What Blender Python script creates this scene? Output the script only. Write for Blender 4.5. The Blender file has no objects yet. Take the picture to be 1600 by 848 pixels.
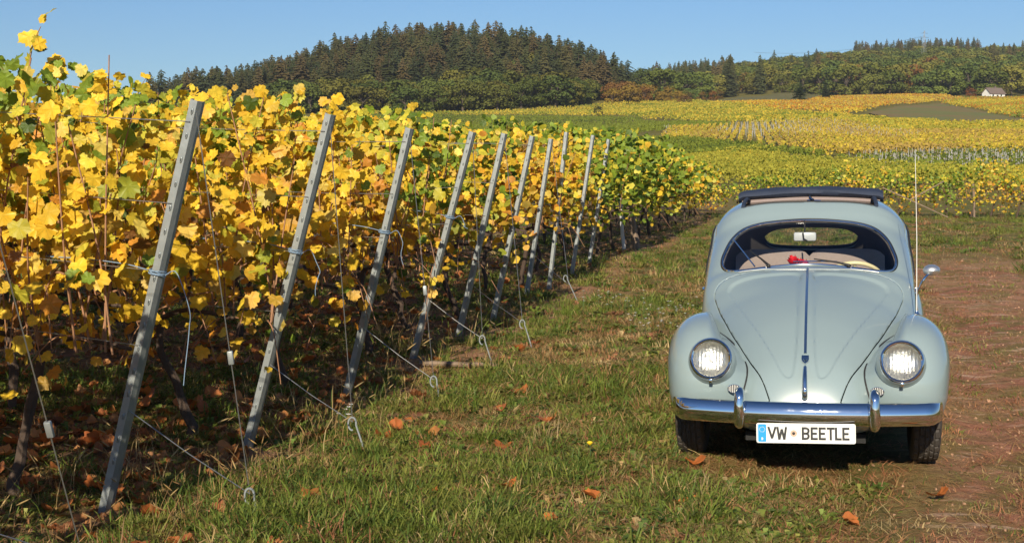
import bpy, bmesh, math, random
import numpy as np
from mathutils import Vector, Matrix

# ------------------------------------------------------------------ camera, sky, sun, exposure
SC = bpy.context.scene
COL = SC.collection
R = math.radians
FPX = 2100.0 / 1600.0                      # focal length in frame widths
CAM_H = 1.62
PITCH = math.atan((424 - 250) / 2100.0)
cam_data = bpy.data.cameras.new('camera')
cam_data.sensor_fit = 'HORIZONTAL'
cam_data.sensor_width = 36.0
cam_data.lens = 36.0 * FPX
cam_data.clip_start = 0.1
cam_data.clip_end = 12000.0
cam = bpy.data.objects.new('camera', cam_data)
COL.objects.link(cam)
cam.location = (0, 0, CAM_H)
cam.rotation_euler = (math.pi / 2 - PITCH, 0, 0)
SC.camera = cam

SUN_AZ, SUN_EL = R(11), R(27)              # the light heads 11 deg right of the view axis; sun behind the camera
world = bpy.data.worlds.new('World')
SC.world = world
world.use_nodes = True
wn = world.node_tree
wn.nodes.clear()
w_out = wn.nodes.new('ShaderNodeOutputWorld')
w_bg = wn.nodes.new('ShaderNodeBackground')
w_sky = wn.nodes.new('ShaderNodeTexSky')
w_sky.sky_type = 'NISHITA'
w_sky.sun_disc = False
w_sky.sun_elevation = SUN_EL
w_sky.sun_rotation = math.pi + SUN_AZ
w_sky.altitude = 200
w_sky.air_density = 1.0
w_sky.dust_density = 0.25
w_sky.ozone_density = 8.0
w_bg.inputs['Strength'].default_value = 0.077
wn.links.new(w_sky.outputs[0], w_bg.inputs['Color'])
wn.links.new(w_bg.outputs[0], w_out.inputs['Surface'])

sun_data = bpy.data.lights.new('sun', 'SUN')
sun_data.energy = 5.0
sun_data.angle = R(0.5)
sun_data.color = (1.0, 0.89, 0.70)
sun = bpy.data.objects.new('sun', sun_data)
COL.objects.link(sun)
light_dir = Vector((math.sin(SUN_AZ) * math.cos(SUN_EL), math.cos(SUN_AZ) * math.cos(SUN_EL), -math.sin(SUN_EL)))
sun.rotation_euler = light_dir.to_track_quat('-Z', 'Y').to_euler()
sun.location = (-3, -10, 12)

SC.view_settings.view_transform = 'Standard'
SC.view_settings.look = 'None'
SC.view_settings.exposure = 0.34
SC.view_settings.gamma = 1.0
SC.render.engine = 'CYCLES'
SC.cycles.max_bounces = 8
SC.cycles.diffuse_bounces = 3
SC.cycles.glossy_bounces = 4
SC.cycles.transmission_bounces = 6
SC.cycles.transparent_max_bounces = 8
SC.cycles.caustics_reflective = False
SC.cycles.caustics_refractive = False
SC.cycles.use_denoising = True
SC.cycles.use_adaptive_sampling = True
SC.cycles.adaptive_threshold = 0.02

rng = np.random.default_rng(7)
random.seed(7)

# ------------------------------------------------------------------ helpers
def smoothstep(a, b, x):
    t = np.clip((np.asarray(x, float) - a) / (b - a), 0, 1)
    return t * t * (3 - 2 * t)

def pchip(xs, ys):
    xs = np.asarray(xs, float); ys = np.asarray(ys, float)
    h = np.diff(xs); d = np.diff(ys) / h
    m = np.zeros_like(ys)
    for i in range(1, len(xs) - 1):
        if d[i - 1] * d[i] > 0:
            w1 = 2 * h[i] + h[i - 1]; w2 = h[i] + 2 * h[i - 1]
            m[i] = (w1 + w2) / (w1 / d[i - 1] + w2 / d[i])
    m[0] = d[0]; m[-1] = d[-1]
    def f(x):
        x = np.clip(np.asarray(x, float), xs[0], xs[-1])
        i = np.clip(np.searchsorted(xs, x, side='right') - 1, 0, len(xs) - 2)
        t = (x - xs[i]) / h[i]
        return ((1 + 2 * t) * (1 - t) ** 2 * ys[i] + t * (1 - t) ** 2 * h[i] * m[i]
                + t * t * (3 - 2 * t) * ys[i + 1] + t * t * (t - 1) * h[i] * m[i + 1])
    return f

def catmull(pts, n=10, closed=False):
    P = np.asarray(pts, float); N = len(P); out = []
    rngk = range(N if closed else N - 1)
    for i in rngk:
        if closed:
            p0, p1, p2, p3 = P[(i - 1) % N], P[i], P[(i + 1) % N], P[(i + 2) % N]
        else:
            p0, p1, p2, p3 = P[max(i - 1, 0)], P[i], P[i + 1], P[min(i + 2, N - 1)]
        for k in range(n):
            t = k / n
            out.append(0.5 * (2 * p1 + (p2 - p0) * t + (2 * p0 - 5 * p1 + 4 * p2 - p3) * t * t + (3 * p1 - p0 - 3 * p2 + p3) * t ** 3))
    if not closed:
        out.append(P[-1])
    return np.array(out)

def tag(o, label=None, cat=None, group=None, kind=None):
    if label: o['label'] = label
    if cat: o['category'] = cat
    if group: o['group'] = group
    if kind: o['kind'] = kind
    return o

def empty(name, loc=(0, 0, 0), rot=(0, 0, 0)):
    o = bpy.data.objects.new(name, None)
    o.empty_display_size = 0.2
    COL.objects.link(o)
    o.location = loc; o.rotation_euler = rot
    return o

def link(name, me, parent=None, loc=None, rot=None, scale=None):
    o = bpy.data.objects.new(name, me)
    COL.objects.link(o)
    if parent is not None: o.parent = parent
    if loc is not None: o.location = loc
    if rot is not None: o.rotation_euler = rot
    if scale is not None: o.scale = scale
    return o

def mesh_np(name, verts, faces, mats=(), smooth=True, sharp=None, mat_idx=None):
    """faces: an (n,k) array or a list of tuples"""
    me = bpy.data.meshes.new(name)
    verts = np.asarray(verts, np.float32).reshape(-1, 3)
    if isinstance(faces, np.ndarray):
        n, k = faces.shape
        me.vertices.add(len(verts)); me.vertices.foreach_set('co', verts.ravel())
        me.loops.add(n * k); me.loops.foreach_set('vertex_index', faces.astype(np.int32).ravel())
        me.polygons.add(n)
        me.polygons.foreach_set('loop_start', np.arange(0, n * k, k, dtype=np.int32))
        me.update(calc_edges=True)
    else:
        me.from_pydata(verts.tolist(), [], [tuple(int(i) for i in f) for f in faces])
        me.update()
    me.validate()
    np_ = len(me.polygons)
    me.polygons.foreach_set('use_smooth', np.full(np_, bool(smooth)))
    for m in mats: me.materials.append(m)
    if mat_idx is not None and len(mat_idx) == np_:
        me.polygons.foreach_set('material_index', np.asarray(mat_idx, np.int32))
    if smooth and sharp is not None:
        me.set_sharp_from_angle(angle=R(sharp))
    return me

class MB:
    """collects shapes into one mesh"""
    def __init__(self):
        self.v = []; self.f = []; self.mi = []; self.n = 0
    def add(self, verts, faces, mi=0):
        verts = np.asarray(verts, float).reshape(-1, 3)
        self.v.append(verts)
        for f in faces:
            self.f.append(tuple(int(i) + self.n for i in f)); self.mi.append(mi)
        self.n += len(verts)
        return self
    def grid(self, P, cu=False, cv=False, flip=False, mi=0):
        P = np.asarray(P, float); nu, nv = P.shape[:2]
        fs = []
        for i in range(nu if cu else nu - 1):
            for j in range(nv if cv else nv - 1):
                a, b, c, d = i * nv + j, ((i + 1) % nu) * nv + j, ((i + 1) % nu) * nv + (j + 1) % nv, i * nv + (j + 1) % nv
                fs.append((a, d, c, b) if flip else (a, b, c, d))
        return self.add(P.reshape(-1, 3), fs, mi)
    def box(self, lo, hi, bev=0.0, mi=0, M=None):
        lo = np.asarray(lo, float); hi = np.asarray(hi, float)
        if bev <= 0:
            vs = np.array([[x, y, z] for x in (lo[0], hi[0]) for y in (lo[1], hi[1]) for z in (lo[2], hi[2])])
            fs = [(0, 1, 3, 2), (4, 6, 7, 5), (0, 4, 5, 1), (2, 3, 7, 6), (0, 2, 6, 4), (1, 5, 7, 3)]
        else:
            bm = bmesh.new()
            bmesh.ops.create_cube(bm, size=1)
            for v in bm.verts:
                v.co = Vector([(lo[k] + hi[k]) / 2 + v.co[k] * (hi[k] - lo[k]) for k in range(3)])
            bmesh.ops.bevel(bm, geom=bm.edges[:], offset=bev, segments=2, affect='EDGES', profile=0.5)
            bm.verts.index_update()
            vs = np.array([v.co[:] for v in bm.verts]); fs = [[v.index for v in f.verts] for f in bm.faces]
            bm.free()
        if M is not None:
            vs = vs @ np.array(M.to_3x3()).T + np.array(M.translation)
        return self.add(vs, fs, mi)
    def tube(self, pts, r, seg=8, closed=False, cap=True, mi=0, squash=None):
        pts = np.asarray(pts, float); n = len(pts)
        rr = np.full(n, r, float) if np.isscalar(r) else np.asarray(r, float)
        if closed:
            tan = np.roll(pts, -1, 0) - np.roll(pts, 1, 0)
        else:
            tan = np.gradient(pts, axis=0)
        tan /= np.linalg.norm(tan, axis=1)[:, None] + 1e-12
        ref = np.array([0, 0, 1.0]) if abs(tan[0][2]) < 0.9 else np.array([1.0, 0, 0])
        nn = np.cross(tan[0], ref); nn /= np.linalg.norm(nn)
        P = np.zeros((n, seg, 3)); a = np.linspace(0, 2 * np.pi, seg, endpoint=False)
        for i in range(n):
            nn = nn - tan[i] * (nn @ tan[i]); nn /= np.linalg.norm(nn) + 1e-12
            bb = np.cross(tan[i], nn)
            P[i] = pts[i] + rr[i] * (np.cos(a)[:, None] * nn + np.sin(a)[:, None] * bb)
        base = self.n
        self.grid(P, cu=closed, cv=True, mi=mi)
        if cap and not closed:
            self.f.append(tuple(base + j for j in range(seg))); self.mi.append(mi)
            self.f.append(tuple(base + (n - 1) * seg + j for j in reversed(range(seg)))); self.mi.append(mi)
        return self
    def lathe(self, prof, seg=32, axis='z', M=None, mi=0):
        prof = np.asarray(prof, float); a = np.linspace(0, 2 * np.pi, seg, endpoint=False)
        P = np.zeros((len(prof), seg, 3))
        P[..., 0] = prof[:, 0:1] * np.cos(a); P[..., 1] = prof[:, 0:1] * np.sin(a); P[..., 2] = prof[:, 1:2]
        if M is not None:
            P = (P.reshape(-1, 3) @ np.array(M.to_3x3()).T + np.array(M.translation)).reshape(P.shape)
        return self.grid(P, cv=True, mi=mi)
    def build(self, name, mats, parent=None, smooth=True, sharp=40, **k):
        mats = mats if isinstance(mats, (list, tuple)) else [mats]
        me = mesh_np(name, np.concatenate(self.v), self.f, mats, smooth, sharp, self.mi)
        return link(name, me, parent, **k)

def axis_matrix(origin, zdir, xhint=(1, 0, 0)):
    z = Vector(zdir).normalized(); x = Vector(xhint); x = (x - z * x.dot(z)).normalized(); y = z.cross(x)
    M = Matrix((x, y, z)).transposed().to_4x4(); M.translation = Vector(origin)
    return M

# ------------------------------------------------------------------ materials
class NT:
    def __init__(self, name):
        self.m = bpy.data.materials.new(name); self.m.use_nodes = True
        self.t = self.m.node_tree; self.t.nodes.clear()
        self.out = self.n('ShaderNodeOutputMaterial')
    def n(self, t, **k):
        x = self.t.nodes.new(t)
        for a, b in k.items(): setattr(x, a, b)
        return x
    def l(self, a, b): self.t.links.new(a, b)
    def noise(self, vec, scale, detail=4, rough=0.55, w=None):
        x = self.n('ShaderNodeTexNoise'); x.inputs['Scale'].default_value = scale
        x.inputs['Detail'].default_value = detail; x.inputs['Roughness'].default_value = rough
        if vec is not None: self.l(vec, x.inputs['Vector'])
        return x.outputs['Fac']
    def ramp(self, fac, stops, interp='LINEAR'):
        x = self.n('ShaderNodeValToRGB'); x.color_ramp.interpolation = interp
        e = x.color_ramp.elements
        while len(e) > 1: e.remove(e[0])
        e[0].position = stops[0][0]; e[0].color = (*stops[0][1], 1) if len(stops[0][1]) == 3 else stops[0][1]
        for p, c in stops[1:]:
            q = e.new(p); q.color = (*c, 1) if len(c) == 3 else c
        self.l(fac, x.inputs['Fac'])
        return x.outputs['Color']
    def mix(self, fac, a, b, mode='MIX'):
        x = self.n('ShaderNodeMix', data_type='RGBA', blend_type=mode)
        for s, v in (('Factor', fac), ('A', a), ('B', b)):
            i = {'Factor': x.inputs[0], 'A': x.inputs[6], 'B': x.inputs[7]}[s]
            if hasattr(v, 'is_linked'): self.l(v, i)
            elif s == 'Factor': i.default_value = v
            else: i.default_value = (*v, 1) if len(v) == 3 else v
        return x.outputs[2]
    def math(self, op, a, b=0.0, c=None, clamp=False):
        x = self.n('ShaderNodeMath', operation=op); x.use_clamp = clamp
        for i, v in enumerate((a, b) if c is None else (a, b, c)):
            if hasattr(v, 'is_linked'): self.l(v, x.inputs[i])
            else: x.inputs[i].default_value = v
        return x.outputs[0]
    def maprange(self, v, a, b, c=0.0, d=1.0, smooth=True):
        x = self.n('ShaderNodeMapRange'); x.interpolation_type = 'SMOOTHSTEP' if smooth else 'LINEAR'
        self.l(v, x.inputs[0])
        for i, q in enumerate((a, b, c, d)): x.inputs[i + 1].default_value = q
        return x.outputs[0]
    def bump(self, h, strength=0.3, dist=0.01):
        x = self.n('ShaderNodeBump'); x.inputs['Strength'].default_value = strength; x.inputs['Distance'].default_value = dist
        self.l(h, x.inputs['Height'])
        return x.outputs[0]
    def pr(self, color=None, rough=0.5, metal=0.0, normal=None, **k):
        x = self.n('ShaderNodeBsdfPrincipled')
        if color is not None:
            if hasattr(color, 'is_linked'): self.l(color, x.inputs['Base Color'])
            else: x.inputs['Base Color'].default_value = (*color, 1)
        if hasattr(rough, 'is_linked'): self.l(rough, x.inputs['Roughness'])
        else: x.inputs['Roughness'].default_value = rough
        x.inputs['Metallic'].default_value = metal
        if normal is not None: self.l(normal, x.inputs['Normal'])
        for a, b in k.items():
            i = x.inputs[a.replace('_', ' ')]
            if hasattr(b, 'is_linked'): self.l(b, i)
            else: i.default_value = b
        return x
    def done(self, shader):
        self.l(shader.outputs[0] if hasattr(shader, 'outputs') else shader, self.out.inputs['Surface'])
        return self.m
    def obj(self): return self.n('ShaderNodeTexCoord').outputs['Object']
    def pos(self): return self.n('ShaderNodeNewGeometry').outputs['Position']

MAT = {}
def simple(name, color, rough=0.5, metal=0.0, var=0.12, scale=30.0, bump=0.0, bscale=80.0, **k):
    t = NT(name); v = t.obj()
    f = t.noise(v, scale, 3)
    c = t.mix(f, tuple(x * (1 - var) for x in color), tuple(min(1, x * (1 + var)) for x in color))
    nrm = t.bump(t.noise(v, bscale, 3), bump, 0.004) if bump else None
    MAT[name] = t.done(t.pr(c, rough, metal, nrm, **k))
    return MAT[name]

# --- car materials
def car_materials():
    t = NT('paint'); v = t.obj()
    c = t.mix(t.noise(v, 1.7, 3), (0.242, 0.312, 0.326), (0.266, 0.340, 0.354))
    MAT['paint'] = t.done(t.pr(c, 0.30, 0.0, None, Coat_Weight=1.0, Coat_Roughness=0.025, IOR=1.5))
    t = NT('chrome'); v = t.obj()
    r = t.maprange(t.noise(v, 22.0, 4), 0.35, 0.75, 0.03, 0.085)
    MAT['chrome'] = t.done(t.pr((0.80, 0.80, 0.80), r, 1.0))
    simple('trim_chrome', (.82, .82, .81), .22, metal=1.0, var=.04)
    simple('satin_chrome', (.82, .82, .81), .48, metal=1.0, var=.06)
    simple('rubber_black', (0.018, 0.018, 0.019), 0.55, bump=0.15)
    simple('under_black', (0.012, 0.012, 0.012), 0.8)
    t = NT('tyre_rubber'); v = t.obj()
    dust = t.math('MULTIPLY', t.noise(v, 14.0, 4), 0.9)
    c = t.mix(dust, (0.022, 0.021, 0.021), (0.105, 0.085, 0.068))
    MAT['tyre_rubber'] = t.done(t.pr(c, 0.8, 0.0, t.bump(t.noise(v, 200.0, 3), 0.2, 0.002)))
    simple('roof_canvas', (0.020, 0.030, 0.058), 0.75, var=0.2, bump=0.3, bscale=500)
    simple('headlining', (0.085, 0.078, 0.080), 0.9, var=0.15, bump=0.2, bscale=400)
    simple('seat_cloth', (0.30, 0.235, 0.215), 0.9, var=0.12, scale=60, bump=0.3, bscale=500)
    simple('ivory', (0.72, 0.62, 0.36), 0.35)
    simple('plate_white', (0.80, 0.80, 0.77), 0.4, var=0.03)
    simple('plate_blue', (0.01, 0.30, 0.72), 0.4, var=0.03)
    simple('plate_ink', (0.02, 0.02, 0.02), 0.5)
    simple('seal_disc', (0.52, 0.36, 0.27), 0.5)
    simple('enamel_glint_white', (0.78, 0.77, 0.74), 0.3, var=0.04)
    simple('rose_red', (0.62, 0.012, 0.022), 0.5)
    simple('stem_green', (0.05, 0.10, 0.03), 0.6)
    simple('amber', (0.7, 0.25, 0.02), 0.3)
    # window glass: clear, thin, with a trace of dust
    t = NT('window_glass'); v = t.obj()
    tr = t.n('ShaderNodeBsdfTransparent'); tr.inputs[0].default_value = (0.94, 0.96, 0.955, 1)
    gl = t.n('ShaderNodeBsdfGlossy'); gl.inputs['Roughness'].default_value = 0.01
    lw = t.n('ShaderNodeLayerWeight'); lw.inputs['Blend'].default_value = 0.5
    fr = t.math('ADD', 0.04, t.math('MULTIPLY', t.math('POWER', lw.outputs['Facing'], 4.0), 0.85))
    mx = t.n('ShaderNodeMixShader'); t.l(fr, mx.inputs[0]); t.l(tr.outputs[0], mx.inputs[1]); t.l(gl.outputs[0], mx.inputs[2])
    MAT['window_glass'] = t.done(mx)
    # headlamp lens: fluted glass over a bright reflector
    t = NT('lamp_lens'); v = t.obj()
    tr = t.n('ShaderNodeBsdfTransparent'); tr.inputs[0].default_value = (.93, .94, .93, 1)
    gl = t.n('ShaderNodeBsdfGlossy'); gl.inputs['Roughness'].default_value = 0.03
    mx = t.n('ShaderNodeMixShader'); mx.inputs[0].default_value = .12; t.l(tr.outputs[0], mx.inputs[1]); t.l(gl.outputs[0], mx.inputs[2])
    MAT['lamp_lens'] = t.done(mx)
    t = NT('lamp_reflector'); v = t.obj()
    sx = t.n('ShaderNodeSeparateXYZ'); t.l(v, sx.inputs[0])
    fl = t.math('ABSOLUTE', t.math('SINE', t.math('MULTIPLY', sx.outputs[0], 190.0)))
    nrm = t.bump(t.math('ADD', t.math('MULTIPLY', fl, .16), t.math('MULTIPLY', t.noise(v, 13.0, 5), 2.2)), 0.6, 0.010)
    MAT['lamp_reflector'] = t.done(t.pr((0.74, 0.72, 0.66), 0.36, 1.0, nrm))
car_materials()
# ------------------------------------------------------------------ terrain
P1 = np.array([-1.886, 6.09])                     # foot of the first end post
E_DIR = np.array([0.208, 0.978])                  # line of the row ends
N_LEFT = np.array([-0.978, 0.208])
ROW = np.array([-0.95, 0.31]); ROW /= np.linalg.norm(ROW)
ROWN = np.array([ROW[1], -ROW[0]])                # across the row, away from the camera
if ROWN[1] < 0: ROWN = -ROWN

def hash2(ix, iy, seed=0):
    h = (ix.astype(np.int64) * 374761393 + iy.astype(np.int64) * 668265263 + seed * 974711) & 0x7fffffff
    h = ((h ^ (h >> 13)) * 1274126177) & 0x7fffffff
    return ((h ^ (h >> 16)) & 0xffff) / 65535.0

def vnoise(x, y, seed=0):
    x = np.asarray(x, float); y = np.asarray(y, float)
    ix = np.floor(x); iy = np.floor(y); fx = x - ix; fy = y - iy
    fx = fx * fx * (3 - 2 * fx); fy = fy * fy * (3 - 2 * fy)
    a = hash2(ix, iy, seed); b = hash2(ix + 1, iy, seed); c = hash2(ix, iy + 1, seed); d = hash2(ix + 1, iy + 1, seed)
    return (a * (1 - fx) + b * fx) * (1 - fy) + (c * (1 - fx) + d * fx) * fy

def fbm(x, y, seed=0, oct=4):
    s = 0; a = .5
    for k in range(oct):
        s = s + a * vnoise(x, y, seed + k * 17); x = x * 2.03 + 5.1; y = y * 2.03 + 1.7; a *= .5
    return s / (1 - .5 ** oct)

F_prof = pchip([-200, 40, 60, 100, 160, 260, 400, 600, 800, 1000, 1300, 1600, 2000, 6000],
               [0, 0, .19, 1.05, 2.76, 7.2, 14.6, 26.5, 39, 57, 90, 110, 113, 118])
def track_x(y):
    return 1.95 + .285 * (y - 5.7) + .010 * np.clip(y - 9, 0, 22) * 0
def height(x, y, fine=True):
    x = np.asarray(x, float); y = np.asarray(y, float)
    s = (x - P1[0]) * N_LEFT[0] + (y - P1[1]) * N_LEFT[1]
    sp = (np.sqrt(s * s + .16) + s) / 2
    z = 2.0 * (1 - np.exp(-.085 * np.clip(sp - .05, 0, None) / 2.0)) * (1 - smoothstep(60, 120, y))
    u = x / np.maximum(y, 30)
    f = F_prof(y)
    fl = .80 + .20 * smoothstep(.05, .2, u)
    m = np.interp(u, [-.4, .05, .10, .19, .24, .30, .36, .5], [.3, .42, .56, .80, .95, 1.02, 1.03, .95])
    f8 = F_prof(800)
    z = z + np.where(y > 800, f8 * fl + (f - f8) * m, f * fl)
    d1 = np.abs(x + 34) / np.where(x < -34, 102., 88.); d2 = np.abs(y - 800) / 110.
    z = z + 28.5 * np.exp(-d1 ** 2.5 - d2 ** 2.4)
    far = smoothstep(80, 250, y)
    z = z + far * (fbm(x / 90, y / 140, 5, 3) - .5) * 3.0
    if fine:
        near = 1 - smoothstep(25, 70, y)
        z = z + near * ((fbm(x * .55, y * .55, 1, 3) - .5) * .05 + (fbm(x * 3.1, y * 3.1, 2, 3) - .5) * .035)
        # wheel ruts of the track, one under the car's right-hand wheels
        tx = track_x(y)
        for off in (.32, 1.55):
            z = z - near * .035 * np.exp(-((x - tx - off) / .22) ** 2)
    return z
def hz(x, y):
    return float(height(np.array([x]), np.array([y]))[0])

def field_world(poly, n=6):                        # densify an outline
    P = np.asarray(poly, float); out = []
    for a, b in zip(P, np.roll(P, -1, 0)):
        for k in range(n): out.append(a + (b - a) * k / n)
    return np.array(out)

def in_poly(px, py, poly):
    ins = np.zeros(px.shape, bool); P = np.asarray(poly, float); Q = np.roll(P, -1, 0)
    for (ax, ay), (bx, by) in zip(P, Q):
        c = ((ay > py) != (by > py)) & (px < (bx - ax) * (py - ay) / (by - ay + 1e-12) + ax)
        ins ^= c
    return ins
# ------------------------------------------------------------------ the car
CAR_O = (1.632, 7.335, -0.012)
CAR_YAW = -math.atan2(0.226, 0.974)

zt_f = pchip([-.705, -.69, -.66, -.62, -.56, -.48, -.36, -.2, 0, .2, .36, .46, .52, .62, .75, .88, .98, 1.06, 1.14, 1.3, 1.55, 1.8, 2.0, 2.2, 2.4, 2.6, 2.8, 3.0, 3.12, 3.17],
             [.31, .39, .475, .545, .61, .668, .737, .815, .888, .946, .983, 1.002, 1.015, 1.068, 1.142, 1.212, 1.264, 1.325, 1.373, 1.398, 1.410, 1.398, 1.35, 1.255, 1.12, .97, .79, .60, .44, .36])
wb_f = pchip([-.705, -.69, -.66, -.6, -.5, -.25, .1, .3, .5, .9, 1.3, 1.8, 2.2, 2.6, 2.9, 3.1, 3.17],
             [.17, .225, .275, .325, .375, .49, .585, .605, .607, .617, .628, .622, .58, .49, .40, .28, .2])
zb_f = pchip([-.705, -.66, -.6, -.5, -.25, .1, .3, .5, .8, 1.3, 2.0, 2.4, 2.6, 2.9, 3.17],
             [.285, .31, .33, .33, .34, .48, .63, .80, .865, .88, .86, .74, .66, .48, .33])
n_f = pchip([-.705, .1, .3, .5, 1.1, 1.9, 2.4, 3.17], [2.4, 2.25, 2.5, 3.2, 3.6, 3.4, 2.5, 2.0])
z0_f = pchip([-.705, -.5, .3, 1.5, 2.5, 3.17], [.27, .25, .25, .25, .27, .31])

def bulge(y):
    return .034 * smoothstep(.2, .7, y) * (1 - smoothstep(2.2, 2.8, y))

def body_top(x, y):
    w, zb, zt, n = wb_f(y), zb_f(y), zt_f(y), n_f(y)
    q = np.clip(1 - (np.abs(x) / w) ** n, 0, 1)
    return zb + (zt - zb) * q ** (1 / n)

def body_front_y(x, z, lo=0.40, hi=1.25):       # the windscreen surface: y for a given x, z
    ys = np.linspace(lo, hi, 600); zz = body_top(x, ys)
    return float(np.interp(z, np.maximum.accumulate(zz), ys))

def body_rear_y(x, z, lo=1.8, hi=3.1):
    ys = np.linspace(hi, lo, 600); zz = body_top(x, ys)
    return float(np.interp(z, np.maximum.accumulate(zz), ys))

def body_side_x(y, z):
    w, zb, zt, n = wb_f(y), zb_f(y), zt_f(y), n_f(y)
    if z >= zb:
        return float(w * max(0.0, 1 - ((z - zb) / (zt - zb)) ** n) ** (1 / n))
    q = (zb - z) / max(zb - z0_f(y), .02)
    return float(w + bulge(y) * smoothstep(0, .3, q) - .06 * q ** 2)

def sdist(px, py, poly):
    """signed distance to a closed polygon, positive inside"""
    P = np.asarray(poly, float); Q = np.roll(P, -1, 0)
    d2 = np.full(px.shape, 1e9); ins = np.zeros(px.shape, bool)
    for (ax, ay), (bx, by) in zip(P, Q):
        ex, ey = bx - ax, by - ay
        t = np.clip(((px - ax) * ex + (py - ay) * ey) / (ex * ex + ey * ey + 1e-15), 0, 1)
        d2 = np.minimum(d2, (px - ax - t * ex) ** 2 + (py - ay - t * ey) ** 2)
        c = ((ay > py) != (by > py)) & (px < (bx - ax) * (py - ay) / (by - ay + 1e-15) + ax)
        ins ^= c
    d = np.sqrt(d2)
    return np.where(ins, d, -d)

def clip(verts, faces, f):
    """keep the part of a mesh where the scalar f > 0, cutting faces cleanly"""
    verts = [tuple(v) for v in verts]; f = list(map(float, f)); out = []; cache = {}
    for fc in faces:
        s = [f[i] > 0 for i in fc]
        if all(s): out.append(tuple(fc)); continue
        if not any(s): continue
        ring = []
        for a, b in zip(fc, tuple(fc[1:]) + (fc[0],)):
            if f[a] > 0: ring.append(a)
            if (f[a] > 0) != (f[b] > 0):
                key = (min(a, b), max(a, b))
                if key not in cache:
                    t = f[a] / (f[a] - f[b]); t = min(max(t, .02), .98)
                    va, vb = verts[a], verts[b]
                    cache[key] = len(verts)
                    verts.append(tuple(va[k] + (vb[k] - va[k]) * t for k in range(3))); f.append(0.0)
                ring.append(cache[key])
        if len(ring) >= 3: out.append(tuple(ring))
    used = sorted({i for fc in out for i in fc}); remap = {u: k for k, u in enumerate(used)}
    return np.array([verts[i] for i in used]), [tuple(remap[i] for i in fc) for fc in out]

# --- outlines (front view x,z; side view y,z; plan x,y)
ws_half = [(0, 1.262), (.15, 1.256), (.29, 1.240), (.39, 1.208), (.455, 1.152), (.489, 1.088), (.503, 1.035), (.490, .998), (.450, .985), (.36, .992), (.2, 1.011), (0, 1.024)]
ws_poly = catmull(ws_half + [(-x, z) for x, z in ws_half[-2:0:-1]], 6, True)
rw_half = [(0, 1.168), (.14, 1.165), (.25, 1.15), (.318, 1.115), (.338, 1.075), (.30, 1.022), (.2, 1.0), (0, .993)]
rw_poly = catmull(rw_half + [(-x, z) for x, z in rw_half[-2:0:-1]], 6, True)
dw_poly = catmull([(.86, .935), (.85, .96), (.93, 1.04), (1.05, 1.13), (1.16, 1.18), (1.3, 1.205), (1.42, 1.205), (1.45, 1.18), (1.46, 1.05), (1.455, .95), (1.43, .93), (1.15, .925)], 4, True)
qw_poly = catmull([(1.56, .925), (1.54, .95), (1.54, 1.2), (1.56, 1.235), (1.7, 1.235), (1.9, 1.19), (2.05, 1.1), (2.08, 1.0), (2.03, .935), (1.9, .92)], 4, True)
door_poly = catmull([(.52, .40), (.50, .70), (.53, .85), (.66, .92), (.84, 1.02), (1.0, 1.14), (1.14, 1.215), (1.3, 1.245), (1.44, 1.245), (1.50, 1.21), (1.50, .9), (1.50, .5), (1.47, .32), (1.2, .30), (.8, .30), (.56, .32)], 4, True)
hood_half = [(0, -.80), (.10, -.80), (.155, -.70), (.205, -.625), (.285, -.47), (.375, -.23), (.445, .0), (.505, .22), (.528, .33), (.505, .39), (.42, .425), (.22, .443), (0, .447)]
hood_poly = catmull(hood_half + [(-x, y) for x, y in hood_half[-2:0:-1]], 5, True)
roof_poly = catmull([(-.41, 1.15), (-.41, 1.5), (-.41, 1.86), (-.38, 1.89), (0, 1.89), (.38, 1.89), (.41, 1.86), (.41, 1.5), (.41, 1.15), (.39, 1.13), (0, 1.13), (-.39, 1.13)], 4, True)
lobe = catmull([(.045, .36), (.2, .375), (.40, .35), (.445, .29), (.42, .2), (.34, -.05), (.25, -.30), (.17, -.50), (.125, -.595), (.085, -.625), (.055, -.60), (.042, -.45), (.04, -.1), (.04, .2)], 5, True)

# --- one lofted skin, then cut into panels
ys = np.concatenate([-.705 + .14 * np.linspace(0, 1, 46) ** 1.5, np.linspace(-.565, .44, 92)[1:], np.linspace(.44, 1.2, 66)[1:], np.linspace(1.2, 2.1, 50)[1:], np.linspace(2.1, 3.17, 52)[1:]])
NT_TOP, NT_SIDE = 131, 24
Pg = []
for y in ys:
    w, zb, zt, n, z0 = float(wb_f(y)), float(zb_f(y)), float(zt_f(y)), float(n_f(y)), float(z0_f(y))
    th = np.linspace(-np.pi / 2, np.pi / 2, NT_TOP)
    rr = (np.abs(np.sin(th)) ** n + np.abs(np.cos(th)) ** n) ** (-1 / n)
    top = np.stack([w * rr * np.sin(th), np.full(NT_TOP, y), zb + (zt - zb) * rr * np.cos(th)], 1)
    q = np.linspace(0, 1, NT_SIDE + 1)[1:]
    side = np.stack([w + bulge(y) * smoothstep(0, .3, q) - .06 * q ** 2, np.full(NT_SIDE, y), zb + (z0 - zb) * q], 1)
    Pg.append(np.concatenate([(side * [-1, 1, 1])[::-1], top, side]))
Pg = np.array(Pg)
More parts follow.
